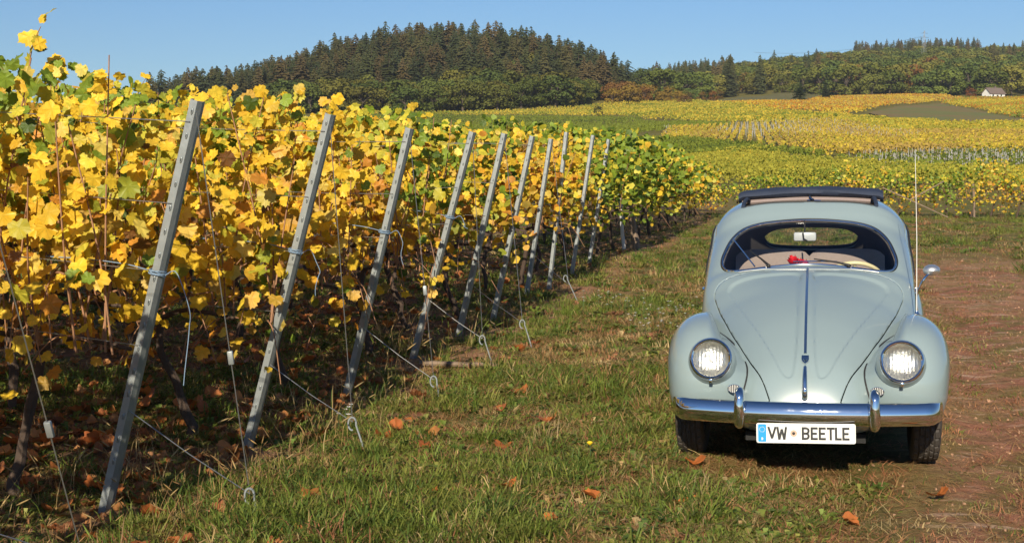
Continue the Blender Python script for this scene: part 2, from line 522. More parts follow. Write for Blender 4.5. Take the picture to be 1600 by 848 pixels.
# swage lines pressed into the bonnet and its raised spine
X, Y, Z = Pg[..., 0], Pg[..., 1], Pg[..., 2]
hoodmask = (Y < .45) & (Z > .3)
ld = sdist(np.abs(X), Y, lobe)
lift = .011 * (1 - smoothstep(-.003, .010, ld)) + .005 * (1 - smoothstep(.010, .034, np.abs(X))) * smoothstep(-.68, -.6, Y)
Pg[..., 2] += np.where(hoodmask & (ld > -.05), lift - .011, 0) * smoothstep(.45, .40, Y)
nu, nv = Pg.shape[:2]
VV = Pg.reshape(-1, 3)
QQ = [(i * nv + j, i * nv + j + 1, (i + 1) * nv + j + 1, (i + 1) * nv + j) for i in range(nu - 1) for j in range(nv - 1)]
X, Y, Z = VV.T
BIG = np.full(len(VV), -1.0)
f_ws = np.where((Y > .42) & (Y < 1.2), sdist(X, Z, ws_poly), BIG)
f_rw = np.where(Y > 1.9, sdist(X, Z, rw_poly), BIG)
f_roof = np.where((Y > 1.0) & (Y < 2.0) & (Z > 1.2), sdist(X, Y, roof_poly), BIG)
sidem = (np.abs(X) > .36) & (Z < 1.34)
f_dw = np.where(sidem & (Y > .6) & (Y < 1.6), sdist(Y, Z, dw_poly), BIG)
f_qw = np.where(sidem & (Y > 1.4) & (Y < 2.3), sdist(Y, Z, qw_poly), BIG)
f_door = np.where((np.abs(X) > .40) & (Y > .42) & (Y < 1.6), sdist(Y, Z, door_poly), BIG)
f_hood = np.where((Y < .6) & (Z > .30), np.minimum(sdist(X, Y, hood_poly), (Z - .335)), BIG)

car = empty('car', CAR_O, (0, R(-1.0), CAR_YAW))
tag(car, 'pale blue vintage rounded car facing the camera with its canvas roof folded back', 'car')

def shell(name, f, parent, mats, thick=.02, sharp=35, off=-1):
    v, fc = clip(VV, QQ, f)
    me = mesh_np(name, v, fc, mats, True, sharp)
    o = link(name, me, parent)
    if thick <= 0: return o
    s = o.modifiers.new('thickness', 'SOLIDIFY'); s.thickness = thick; s.offset = off
    if len(mats) > 1: s.material_offset = 1; s.material_offset_rim = 0
    return o

paint, chrome, black = MAT['paint'], MAT['chrome'], MAT['rubber_black']
f_body = -np.maximum.reduce([f_ws, f_rw, f_roof, f_qw, f_door + .003, f_hood + .003])
body = shell('body', f_body, car, [paint, MAT['headlining']])
hood = shell('bonnet', f_hood - .0015, car, [paint, MAT['under_black']], .014)
for sgn in (1, -1):
    fd = np.where(X * sgn > 0, np.minimum(f_door - .0015, -f_dw), BIG)
    door = shell('door', fd, car, [paint, MAT['headlining']])
    fw = np.where(X * sgn > 0, f_dw + .004, BIG)
    shell('window', fw - .0, door, [MAT['window_glass']], 0)
    mb = MB()
    hx = body_side_x(1.36, .80)
    mb.tube([(sgn * (hx - .01), 1.30, .80), (sgn * (hx + .035), 1.31, .80), (sgn * (hx + .045), 1.36, .80), (sgn * (hx + .035), 1.42, .80), (sgn * (hx - .01), 1.43, .80)], .009, 8)
    mb.build('handle', chrome, door)
    pts = catmull(dw_poly[::4], 3, True)
    mb = MB(); mb.tube([(sgn * (body_side_x(y, z) + .001), y, z) for y, z in pts], .008, 6, True); mb.build('window_seal', black, door)
    fq = np.where(X * sgn > 0, f_qw + .004, BIG)
    w_ = shell('window', fq, car, [MAT['window_glass']], 0)
    mb = MB(); mb.tube([(sgn * (body_side_x(y, z) + .001), y, z) for y, z in qw_poly], .010, 6, True); mb.build('window_seal', black, w_)

# inner dark liner: blocks light between the skin panels
mb = MB()
mb.box((-.60, .10, .20), (.60, 3.0, .235)); mb.box((-.54, .40, .235), (.54, .425, .80)); mb.box((-.3, -.58, .2), (.3, .45, .245))
mb.box((-.22, -.56, .245), (.22, -.48, .50)); mb.box((-.36, -.3, .245), (.36, -.26, .60))
mb.tube([(-.60, .0, .27), (.60, .0, .27)], .035, 8); mb.tube([(-.60, .05, .38), (.60, .05, .38)], .03, 8); mb.tube([(-.62, 2.4, .33), (.62, 2.4, .33)], .04, 8)
mb.build('underbody', MAT['under_black'], car)

# windscreen glass with chrome strip and black rubber
wsg = shell('windscreen', f_ws + .004, car, [MAT['window_glass']], 0)
ring = np.array([(x, body_front_y(x, z), z) for x, z in ws_poly])
c0 = ring.mean(0)
def inset(P, k, dy):
    Q = P.copy(); d = P - c0; d[:, 1] = 0; L = np.linalg.norm(d, axis=1)[:, None]
    return P - d / L * k + np.array([0, dy, 0])
mb = MB(); mb.tube(inset(ring, -.004, -.006), .0085, 8, True); mb.build('windscreen_seal', black, wsg)
mb = MB(); mb.tube(inset(ring, .001, -.015), .0066, 8, True); mb.build('windscreen_trim', chrome, wsg)
ring_r = np.array([(x, body_rear_y(x, z), z) for x, z in rw_poly])
rwg = shell('rear_window', f_rw + .004, car, [MAT['window_glass']], 0)
mb = MB(); mb.tube(ring_r, .014, 8, True); mb.build('window_seal', black, rwg)

# bonnet spine trim, crest, handle
def on_hood(x, y, up=.0):
    return (x, y, float(body_top(np.array(x), np.array(y))) + up)
yy = np.linspace(-.525, .44, 40)
mb = MB(); P = np.zeros((40, 5, 3))
for i, y in enumerate(yy):
    c = on_hood(0, y); wv = .0085
    for j, (dx, dz) in enumerate(((-wv, -.002), (-wv * .8, .008), (0, .0115), (wv * .8, .008), (wv, -.002))):
        P[i, j] = (dx, c[1], c[2] + dz)
mb.grid(P, flip=True); trim = mb.build('bonnet_trim', MAT['trim_chrome'], hood)
cz = on_hood(0, -.555)
mb = MB()
M = axis_matrix((0, cz[1], cz[2]), (0, -.62, .78))
for zz, rr_, hh in ((.0, .024, .010),):
    sh = np.array([(-.020, .030), (.020, .030), (.021, 0), (.016, -.018), (0, -.036), (-.016, -.018), (-.021, 0)])
    vs = np.concatenate([np.c_[sh * 1.0, np.full(7, .0)], np.c_[sh * .88, np.full(7, .011)], np.c_[sh * .55, np.full(7, .0115)], np.c_[sh * .45, np.full(7, .016)]])
    vs = vs @ np.array(M.to_3x3()).T + np.array(M.translation)
    fs = [tuple(range(6, -1, -1))[::-1]] + [(r0 * 7 + k, r0 * 7 + (k + 1) % 7, (r0 + 1) * 7 + (k + 1) % 7, (r0 + 1) * 7 + k) for r0 in range(3) for k in range(7)] + [tuple(range(21, 28))]
    mb.add(vs, fs)
mb.build('crest', chrome, hood)
y1, y2 = -.628, -.682
pts = [on_hood(0, -.600, .002), on_hood(0, -.606, .022), (0, -.678, .550), (0, -.708, .500), (0, -.712, .470), (0, -.700, .455), (0, -.670, .452)]
mb = MB(); pts = catmull(pts, 6); k = len(pts)
mb.tube(pts, np.interp(np.linspace(0, 1, k), [0, .2, .5, .85, 1], [.010, .011, .013, .016, .013]), 10); mb.build('bonnet_handle', chrome, hood)

# --- wings
crown_front = catmull([(-.575, .295), (-.63, .38), (-.655, .48), (-.64, .58), (-.585, .68), (-.46, .765), (-.28, .808), (-.06, .806), (.15, .765), (.33, .68), (.47, .56), (.60, .42), (.72, .31), (.80, .27)], 7)
crown_rear = catmull([(1.56, .26), (1.66, .33), (1.78, .47), (1.90, .60), (2.06, .71), (2.24, .765), (2.42, .77), (2.62, .73), (2.80, .64), (2.93, .52), (3.0, .40), (3.0, .30)], 7)
def wing(crown, ctr, xi_f, xc_f, xo_f, Hin_f, Hout_f, sgn, NX=44):
    T = np.gradient(crown, axis=0); T /= np.linalg.norm(T, axis=1)[:, None]
    Nn = np.stack([-T[:, 1], T[:, 0]], 1)                        # outward of the arch in (y,z)
    S = np.linspace(0, 1, len(crown)); NI = 5; G = np.zeros((len(crown), NX + NI, 3))
    for i, s in enumerate(S):
        xi, xc, xo, hi, ho = xi_f(s), xc_f(s), xo_f(s), Hin_f(s), Hout_f(s)
        a = np.linspace(0, 1, NX // 3, endpoint=False); xin = xi + (xc - xi) * a; oin = -hi * (1 - a) ** 2.3
        th = np.linspace(0, np.pi / 2, NX - NX // 3); n = 2.35
        r_ = (np.sin(th) ** n + np.cos(th) ** n) ** (-1 / n)
        xout = xc + (xo - xc) * r_ * np.sin(th); oout = -ho * (1 - r_ * np.cos(th))
        ai = np.linspace(0, 1, NI, endpoint=False); x = np.concatenate([xi - .15 * (1 - ai), xin, xout]); o = np.concatenate([-hi - .20 * (1 - ai) ** 1.3, oin, oout])
        rad = crown[i] - np.array(ctr); rad /= np.linalg.norm(rad)
        G[i, :, 0] = sgn * x; G[i, :, 1] = crown[i, 0] + rad[0] * o; G[i, :, 2] = crown[i, 1] + rad[1] * o
    return G
K = lambda xs, v: (lambda s: float(np.interp(s, xs, v)))
fx = dict(xi_f=K([0, .15, .22, .27, .31, .385, .46, .55, .7, 1], [.285, .276, .290, .335, .385, .43, .455, .49, .53, .57]), xc_f=K([0, .3, .6, 1], [.50, .50, .53, .60]), xo_f=K([0, .12, .3, .55, .8, 1], [.675, .705, .722, .726, .72, .71]),
          Hin_f=K([0, .2, .45, .7, 1], [.06, .12, .13, .09, .02]), Hout_f=K([0, .15, .3, .6, .85, 1], [.16, .24, .27, .25, .14, .05]))
rx = dict(xi_f=K([0, .5, 1], [.60, .50, .30]), xc_f=K([0, 1], [.64, .60]), xo_f=K([0, .3, .7, 1], [.72, .765, .765, .70]),
          Hin_f=K([0, .5, 1], [.02, .08, .08]), Hout_f=K([0, .3, .7, 1], [.05, .22, .24, .16]))
for sgn in (1, -1):
    G = wing(crown_front, (.02, .37), sgn=sgn, **fx)
    mb = MB(); mb.grid(G, flip=(sgn > 0))
    w_ = mb.build('front_wing', [paint, MAT['under_black']], car, sharp=60)
    s_ = w_.modifiers.new('thickness', 'SOLIDIFY'); s_.thickness = .012; s_.offset = -1; s_.material_offset = 1; s_.material_offset_rim = 0
    # rubber beading where the wing leaves the nose
    bead = []
    for i in range(len(crown_front)):
        g = G[i]; zs = body_top(g[:, 0], g[:, 1]); inside = (np.abs(g[:, 0]) < wb_f(g[:, 1])) & (g[:, 2] < zs)
        idx = np.where(inside)[0]
        if len(idx) and idx[-1] < g.shape[0] - 3 and g[idx[-1], 2] > .3:
            bead.append((g[idx[-1]] + g[idx[-1] + 1]) / 2)
    if len(bead) > 4:
        bead = np.array(bead); kk = 3
        bead = bead + np.array([0, -.003, .003]); bs = np.stack([np.convolve(np.pad(bead[:, c], kk, mode='edge'), np.ones(2 * kk + 1) / (2 * kk + 1), 'valid') for c in range(3)], 1)
        mb = MB(); mb.tube(bs, .0055, 6); mb.build('beading', black, w_)
    G = wing(crown_rear, (2.38, .33), sgn=sgn, **rx)
    mb = MB(); mb.grid(G, flip=(sgn > 0))
    wr = mb.build('rear_wing', [paint, MAT['under_black']], car, sharp=60)
    s_ = wr.modifiers.new('thickness', 'SOLIDIFY'); s_.thickness = .012; s_.offset = -1; s_.material_offset = 1; s_.material_offset_rim = 0
    # running board
    mb = MB(); mb.box((sgn * .66 - .075, .62, .255), (sgn * .66 + .075, 1.72, .285), .012); mb.build('running_board', black, car)
    # headlamp
    hc = np.array([sgn * .468, -.664, .628]); ax = Vector((0, -.95, .30)).normalized()
    M = axis_matrix(hc, ax)
    mb = MB(); mb.lathe([(.122, -.13), (.122, -.06), (.117, -.02), (.108, -.004)], 48, M=M)
    hl = mb.build('headlight', paint, car)
    mb = MB(); mb.lathe([(.1085, -.012), (.1095, .002), (.106, .014), (.098, .020), (.091, .016), (.0875, .006), (.086, -.006)], 64, M=M); mb.build('rim', chrome, hl)
    mb = MB(); mb.lathe([(.0885, .002), (.080, .012), (.062, .020), (.040, .025), (.018, .0275), (.0005, .028)], 56, M=M); mb.build('lens', MAT['lamp_lens'], hl)
    mb = MB(); mb.lathe([(.0885, -.001), (.080, -.010), (.060, -.018), (.034, -.024), (.014, -.025), (.012, -.012), (.0005, -.010)], 48, M=M); mb.build('reflector', MAT['lamp_reflector'], hl)
    mb = MB(); p = Vector(hc) + M.to_3x3() @ Vector((0, -.110, .004)) if (M.to_3x3() @ Vector((0, 1, 0))).z > 0 else Vector(hc) + M.to_3x3() @ Vector((0, .110, .004))
    mb.box((p.x - .009, p.y - .012, p.z - .012), (p.x + .009, p.y + .006, p.z + .010), .003); mb.build('rim_screw', chrome, hl)
    # horn grille: an oval of slats
    gx, gz = sgn * .352, .478
    i0 = np.argmin((G * 0).sum(axis=2).ravel()) if False else 0
    gy = -.653
    oval = [(gx + .032 * math.cos(a), gy + .006 * math.cos(a) * sgn * 0, gz + .021 * math.sin(a)) for a in np.linspace(0, 2 * np.pi, 28, endpoint=False)]
    mb = MB(); vs = [(gx, gy - .001, gz)] + [(x, y - .001, z) for x, y, z in oval]
    mb.add(vs, [(0, 1 + (k + 1) % 28, 1 + k) for k in range(28)]); hg = mb.build('horn_grille', MAT['under_black'], car)
    mb = MB(); mb.tube([(x, y - .002, z) for x, y, z in oval], .0022, 6, True); mb.build('bezel', chrome, hg)
    for k in range(-3, 4):
        dx = k * .0085; hh = .021 * math.sqrt(max(0, 1 - (dx / .032) ** 2)) - .001
        mb = MB(); mb.box((gx + dx - .0015, gy - .005, gz - hh), (gx + dx + .0015, gy - .0012, gz + hh)); mb.build('slat', MAT['enamel_glint_white'], hg)  # chrome slats coloured white: the bright reflection is painted in

# --- bumper
bx = np.linspace(-.664, .664, 61)
def bump_y(x):
    a = np.abs(x)
    return -.795 + .085 * (a / .62) ** 2.2 + .30 * np.clip((a - .60) / .075, 0, 1) ** 2 * .35
sec = [(.030, .053), (.008, .054), (-.004, .045), (-.016, .026), (-.0215, .006), (-.022, -.008), (-.018, -.028), (-.008, -.046), (.006, -.054), (.030, -.052)]
P = np.zeros((61, len(sec), 3))
for i, x in enumerate(bx):
    tp = 1 - .22 * smoothstep(.60, .664, abs(x))
    for j, (dy, dz) in enumerate(sec): P[i, j] = (x, bump_y(x) + dy, .380 + dz * tp)
mb = MB(); mb.grid(P, flip=False)
bumper = mb.build('front_bumper', chrome, car, sharp=50)
s_ = bumper.modifiers.new('thickness', 'SOLIDIFY'); s_.thickness = .006; s_.offset = 0
for sx in (-.33, .33):
    mb = MB(); mb.box((sx - .02, -.75, .350), (sx + .02, -.45, .41)); mb.build('bumper_bracket', MAT['under_black'], car)
for sx, dz in ((-.318, 0), (.335, 0)):
    by = bump_y(sx)
    pts = catmull([(sx, by + .030, .478), (sx, by - .002, .484), (sx, by - .030, .468), (sx, by - .040, .43), (sx, by - .042, .39), (sx, by - .038, .350), (sx, by - .022, .328), (sx, by + .03, .320)], 5)
    kk = np.linspace(0, 1, len(pts))
    mb = MB(); mb.tube(pts, np.interp(kk, [0, .12, .3, .6, .9, 1], [.018, .024, .026, .0275, .026, .020]), 14)
    mb.build('overrider', chrome, bumper)
# rear bumper
P2 = P.copy(); P2[..., 1] = 2.4 - P2[..., 1] + .02; 
mb = MB(); mb.grid(P2, flip=True); rb = mb.build('rear_bumper', chrome, car, sharp=50)
s_ = rb.modifiers.new('thickness', 'SOLIDIFY'); s_.thickness = .006; s_.offset = 0

# --- number plate with its lettering
PL, PH = .478, .098
plate = empty('number_plate', (.006, -.822, .291), (R(-4), R(-.9), 0)); plate.parent = car
def rrect(w, h, r, n=5):
    out = []
    for cx, cz, a0 in ((w / 2 - r, h / 2 - r, 0), (-w / 2 + r, h / 2 - r, 90), (-w / 2 + r, -h / 2 + r, 180), (w / 2 - r, -h / 2 + r, 270)):
        out += [(cx + r * math.cos(R(a0 + 90 * k / n)), cz + r * math.sin(R(a0 + 90 * k / n))) for k in range(n + 1)]
    return np.array(out)
def plate_prism(out, y0, y1):
    n = len(out); vs = np.concatenate([np.c_[out[:, 0], np.full(n, y0), out[:, 1]], np.c_[out[:, 0], np.full(n, y1), out[:, 1]]])
    return vs, [tuple(range(n)), tuple(range(2 * n - 1, n - 1, -1))] + [(k, k + n, (k + 1) % n + n, (k + 1) % n) for k in range(n)]
mb = MB(); mb.add(*plate_prism(rrect(PL, PH, .010), 0, .004)); mb.build('plate', MAT['plate_white'], plate, smooth=False)
ro = rrect(PL - .003, PH - .003, .0095); ri = rrect(PL - .010, PH - .010, .007)
mb = MB(); n = len(ro); mb.add(np.concatenate([np.c_[ro[:, 0], np.full(n, -.0012), ro[:, 1]], np.c_[ri[:, 0], np.full(n, -.0012), ri[:, 1]]]), [(k, (k + 1) % n, (k + 1) % n + n, k + n) for k in range(n)])
mb.build('border', MAT['enamel_glint_white'], plate, smooth=False)
mb = MB(); mb.add(*plate_prism(rrect(.040, PH - .011, .004) + [-.211, 0], -.0008, 0)); mb.build('blue_band', MAT['plate_blue'], plate, smooth=False)
mb = MB()
for k in range(12):
    a = R(30 * k); mb.box((-.211 + .0125 * math.cos(a) - .0014, -.0020, .018 + .0125 * math.sin(a) - .0014), (-.211 + .0125 * math.cos(a) + .0014, -.0010, .018 + .0125 * math.sin(a) + .0014))
mb.build('star_ring', simple('star_yellow', (.75, .66, .12), .5), plate, smooth=False)
LW = .0108
def stroke(mb, a, b, w=LW, y0=-.0026, y1=-.0009):
    a = np.array(a, float); b = np.array(b, float); d = b - a; L = np.linalg.norm(d); d /= L; n_ = np.array([-d[1], d[0]]) * w / 2
    q = np.array([a - n_, b - n_, b + n_, a + n_]); vs = np.concatenate([np.c_[q[:, 0], np.full(4, y0), q[:, 1]], np.c_[q[:, 0], np.full(4, y1), q[:, 1]]])
    mb.add(vs, [(0, 1, 2, 3), (7, 6, 5, 4), (0, 4, 5, 1), (1, 5, 6, 2), (2, 6, 7, 3), (3, 7, 4, 0)])
def letter(ch, x, w, h=.0630, lw=LW, zc=0.0):
    mb = MB(); b, t = zc - h / 2, zc + h / 2; e = lw / 2
    yy0 = -.0026
    S = lambda a, c, k=0: stroke(mb, a, c, lw, yy0 - k * .00012)
    if ch == 'V': S((x + e, t), (x + w / 2, b + e)); S((x + w - e, t), (x + w / 2, b + e), 1)
    elif ch == 'W':
        S((x + e, t), (x + w * .27, b)); S((x + w * .27, b), (x + w / 2, t - h * .18), 1); S((x + w / 2, t - h * .18), (x + w * .73, b), 2); S((x + w * .73, b), (x + w - e, t), 3)
    elif ch == 'E':
        S((x + e, b), (x + e, t))
        for k, zz in enumerate((b + e, zc, t - e)): S((x + lw, zz), (x + w - (.004 if zz == zc else 0), zz), 0)
    elif ch == 'T': S((x, t - e), (x + w, t - e)); S((x + w / 2, b), (x + w / 2, t - lw))
    elif ch == 'L': S((x + e, b), (x + e, t)); S((x + lw, b + e), (x + w, b + e))
    elif ch in 'BD':
        S((x + e, b), (x + e, t))
        spans = ((b + e, zc), (zc, t - e)) if ch == 'B' else ((b + e, t - e),)
        for q, (za, zb2) in enumerate(spans):
            rr_ = (zb2 - za) / 2; cx = x + w - e - rr_ * .8
            arc = [(cx + rr_ * .8 * math.sin(a), (za + zb2) / 2 - rr_ * math.cos(a)) for a in np.linspace(0, np.pi, 9)]
            path = [(x + lw, za)] + arc + [(x + lw, zb2)]
            for k in range(len(path) - 1):
                S(path[k], path[k + 1], 1 + (k + q) % 3)
    o = mb.build('letter', MAT['plate_ink'] if lw > .004 else MAT['enamel_glint_white'], plate, smooth=False)
    return o
letter('V', -.186, .046); letter('W', -.142, .053)
xx = -.019
for ch in 'BEETLE':
    wl = {'B': .0385, 'E': .0345, 'T': .038, 'L': .032}[ch]
    letter(ch, xx, wl); xx += wl + {'T': .001, 'L': .003}.get(ch, .0042)
letter('D', -.2145, .0085, .0135, .0028, -.028)
mb = MB(); mb.lathe([(.0165, 0), (.0165, .0012), (.0005, .0013)], 24, M=axis_matrix((-.058, -.0006, .0), (0, -1, 0))); mb.build('seal_disc', MAT['seal_disc'], plate)
mb = MB(); mb.lathe([(.0075, .0014), (.0060, .0022), (.0005, .0022)], 16, M=axis_matrix((-.058, -.0006, .0), (0, -1, 0))); mb.build('seal_mark', MAT['plate_ink'], plate)
# (the two lists above give the plate's own lettering; everything hangs on the empty named number_plate, a part of the car)
for sx in (-.11, .13):
    mb = MB(); mb.box((sx - .01, -.81, .325), (sx + .01, -.77, .36)); mb.build('plate_bracket', MAT['under_black'], car)

# --- wheels
TR, TWD = .325, .158
prof = [(-.060, .195), (-.070, .21), (-.078, .245), (-.079, .275), (-.074, .303), (-.067, .315)]
tread = [(x, TR - .010 * (abs(x) / .065) ** 2.5) for x in np.linspace(-.064, .064, 41)]
prof = prof + tread + [(-a, b) for a, b in prof[::-1]]
prof = [(a * .95, b) for a, b in prof]
NS = 216
Pw = np.zeros((NS, len(prof), 3))
for i in range(NS):
    a = 2 * np.pi * i / NS
    for j, (x, r_) in enumerate(prof):
        if 6 <= j < 47:
            u_ = x / .0608
            g = 0
            if min(abs(abs(u_) - .20), abs(abs(u_) - .62)) < .055: g = 1
            band = 0 if abs(u_) < .2 else (1 if abs(u_) < .62 else 2)
            ph = (i + (3 if band == 1 else 0) + (u_ * (5 if band < 2 else 2)) * (1 if u_ > 0 else -1)) % 6
            if ph < 1.05: g = 1
            r_ = r_ - .0075 * g
        Pw[i, j] = (x, r_ * math.sin(a), r_ * math.cos(a))
mbt = MB(); mbt.grid(Pw, cu=True)
tyre_me = mesh_np('tyre', np.concatenate(mbt.v), mbt.f, [MAT['tyre_rubber']], True, 30)
Mx = axis_matrix((0, 0, 0), (1, 0, 0), (0, 1, 0))
mb = MB(); mb.lathe([(.205, -.055), (.200, -.02), (.195, .03), (.205, .055), (.20, .060), (.185, .045), (.17, .025), (.12, .02), (.10, .035), (.09, .04)], 48, M=Mx)
rim_me = mesh_np('rim', np.concatenate(mb.v), mb.f, [paint], True, 40)
mb = MB(); mb.lathe([(.118, .030), (.115, .045), (.095, .062), (.06, .073), (.03, .077), (.0005, .078)], 40, M=Mx)
cap_me = mesh_np('hubcap', np.concatenate(mb.v), mb.f, [chrome], True, 40)
for (wx, wy, st) in ((.618, 0, 0), (-.622, 0, 0), (.625, 2.4, 0), (-.625, 2.4, 0)):
    wh = empty('wheel', (wx, wy, TR - .004), (R(random.uniform(0, 360)), 0, 0 if wx > 0 else math.pi)); wh.parent = car
    link('tyre', tyre_me, wh); link('rim', rim_me, wh); link('hubcap', cap_me, wh)

# --- folded roof, rails, cabin
stack = MB()
P = np.zeros((33, 14, 3)); xs = np.linspace(-.478, .478, 33)
loop = [(1.84, 1.372), (1.80, 1.385), (1.785, 1.402), (1.79, 1.420), (1.81, 1.432), (1.85, 1.440), (1.93, 1.444), (2.0, 1.438), (2.05, 1.42), (2.08, 1.39), (2.10, 1.35), (2.08, 1.30), (2.0, 1.31), (1.9, 1.355)]
for i, x in enumerate(xs):
    crown_ = .008 - .026 * (x / .487) ** 2; edge = -.012 * smoothstep(.45, .478, abs(x))
    for j, (y, z) in enumerate(loop):
        P[i, j] = (x, y + .004 * math.sin(9 * x + j), z + crown_ + edge + .0025 * math.sin(17 * x + j * 2))
stack.grid(P, cv=True); stack.f.append(tuple(range(14))); stack.mi.append(0); stack.f.append(tuple(range(32 * 14 + 13, 32 * 14 - 1, -1))); stack.mi.append(0)
roof = stack.build('folding_roof', MAT['roof_canvas'], car, sharp=50)
mb = MB()
P = np.zeros((33, 8, 3))
for i, x in enumerate(np.linspace(-.455, .455, 33)):
    c_ = .008 - .026 * (x / .487) ** 2
    for j, (y, z) in enumerate([(1.83, 1.378), (1.79, 1.370), (1.78, 1.358), (1.79, 1.346), (1.83, 1.340), (1.9, 1.338), (1.93, 1.35), (1.9, 1.375)]):
        P[i, j] = (x, y, z + c_)
mb.grid(P, cv=True); mb.f.append(tuple(range(8))); mb.mi.append(0); mb.f.append(tuple(range(32 * 8 + 7, 32 * 8 - 1, -1))); mb.mi.append(0)
mb.build('roof_lining_fold', MAT['seat_cloth'], roof)
for sgn in (1, -1):
    y_ = np.linspace(1.13, 1.86, 12)
    mb = MB(); mb.tube([(sgn * .408, y, float(body_top(np.array(.408), np.array(y))) + .004) for y in y_], .013, 8); mb.build('roof_rail', MAT['roof_canvas'], roof)
mb = MB(); mb.tube([(0, 1.80, 1.392), (.0, 1.765, 1.375), (.02, 1.75, 1.362)], .010, 8); mb.tube([(-.02, 1.77, 1.362), (.07, 1.765, 1.358)], .006, 6); mb.build('roof_latch', chrome, roof)
mb = MB(); mb.tube([(x, 1.135, float(body_top(np.array(x), np.array(1.135))) - .002) for x in np.linspace(-.39, .39, 15)], .007, 6); mb.build('roof_seal', black, roof)

# cabin: dashboard, seats, steering wheel, mirror
mb = MB(); P = np.zeros((25, 6, 3))
for i, x in enumerate(np.linspace(-.54, .54, 25)):
    yb = .52 + .10 * 0
    for j, (y, z) in enumerate([(.47, .955), (.56, .968), (.66, .962), (.70, .94), (.715, .88), (.70, .74)]):
        P[i, j] = (x, y + .10 * (x / .54) ** 2, z - .020 * (x / .54) ** 2)
mb.grid(P); mb.build('dashboard', paint, car)
def seat(cx, cy):
    P = np.zeros((19, 12, 3))
    for i, u_ in enumerate(np.linspace(-1, 1, 19)):
        hw = .235
        for j, (y, z) in enumerate([(.0, .42), (-.05, .50), (-.055, .62), (-.035, .80), (-.005, .95), (.02, 1.03), (.05, 1.058), (.085, 1.05), (.10, 1.0), (.10, .8), (.09, .6), (.07, .42)]):
            
            k = .6 + .4 * (1 - abs(u_) ** 6)
            P[i, j] = (cx + hw * u_, cy + .03 + (y - .03) * k, .42 + (z - .42) * (1 - .07 * abs(u_) ** 7))
    mb = MB(); mb.grid(P, cv=True)
    mb.f.append(tuple(range(12))); mb.mi.append(0); mb.f.append(tuple(range(18 * 12 + 11, 18 * 12 - 1, -1))); mb.mi.append(0)
    mb.box((cx - .24, cy - .45, .30), (cx + .24, cy + .05, .44), .04)
    return mb.build('seat', MAT['seat_cloth'], car)
seat(-.235, 1.33); seat(.235, 1.35)
mb = MB(); mb.box((-.52, 2.0, .30), (.52, 2.35, .52), .05)
M = Matrix.Translation((0, 2.28, .75)) @ Matrix.Rotation(R(-18), 4, 'X'); mb.box((-.50, -.06, -.27), (.50, .06, .20), .05, M=M)
mb.build('rear_seat', MAT['seat_cloth'], car)
wc = Vector((.272, .93, .880)); Mw = axis_matrix(wc, (0, .62, .55))
mb = MB(); a_ = np.linspace(0, 2 * np.pi, 40, endpoint=False)
mb.tube([Mw @ Vector((.175 * math.cos(a), .175 * math.sin(a), 0)) for a in a_], .0125, 10, True)
for a in (R(0), R(180), R(270)):
    mb.tube([Mw @ Vector((.17 * math.cos(a), .17 * math.sin(a), 0)), Mw @ Vector((.03 * math.cos(a), .03 * math.sin(a), -.03))], .009, 8)
sw = mb.build('steering_wheel', MAT['ivory'], car)
mb = MB(); mb.tube([wc, wc + Vector((0, -.26, -.20))], .02, 10); mb.lathe([(.045, -.03), (.045, .0), (.03, .012), (.0005, .014)], 20, M=Mw); mb.build('steering_column', black, sw)
mp = Vector((-.022, .905, 1.165))
mb = MB(); M = Matrix.Translation(mp); mb.box((-.068, -.012, -.027), (.068, .012, .027), .011, M=M); mir = mb.build('rear_view_mirror', simple('mirror_shell', (.50, .51, .52), .3), car)
mb = MB(); mb.tube([mp + Vector((.0, 0, .02)), mp + Vector((-.004, .02, .095))], .005, 8); mb.tube([mp + Vector((-.012, -.016, .024)), mp + Vector((-.008, -.02, -.012)), mp + Vector((.014, -.016, -.026))], .006, 6); mb.build('mirror_stem', black, mir)

# wipers
def wiper(px, arm_to, bl_a, bl_b):
    def S(x, z, up): 
        y = body_front_y(x, z); return (x, y - up, z + up * .55)
    pv = S(px, 1.006, .012)
    o = MB(); o.lathe([(.013, -.012), (.012, .012), (.007, .018), (.0005, .02)], 14, M=axis_matrix(pv, (0, -.7, .7))); wp = o.build('wiper', black, car)
    am = S(*arm_to, .030)
    o = MB(); o.tube([Vector(pv) + Vector((0, -.012, .010)), Vector(pv).lerp(Vector(am), .35) + Vector((0, -.016, .012)), am], [.0085, .0055, .0035], 8); o.build('arm', black, wp)
    o = MB(); o.tube([S(*bl_a, .016), S((bl_a[0] + bl_b[0]) / 2, (bl_a[1] + bl_b[1]) / 2, .020), S(*bl_b, .016)], .0042, 6); o.build('blade', MAT['chrome'], wp)
wiper(-.225, (-.345, 1.083), (-.452, 1.150), (-.305, 1.005))
wiper(.232, (.035, 1.038), (-.085, 1.030), (.165, 1.030))
# cowl trim strip under the windscreen
xs = np.linspace(-.40, .40, 31)
mb = MB(); mb.tube([(x, float(np.interp(abs(x), [0, .2, .42], [.468, .462, .452])), float(body_top(np.array(x), np.array(.466))) + .004) for x in xs], .006, 6); mb.build('cowl_trim', chrome, car)

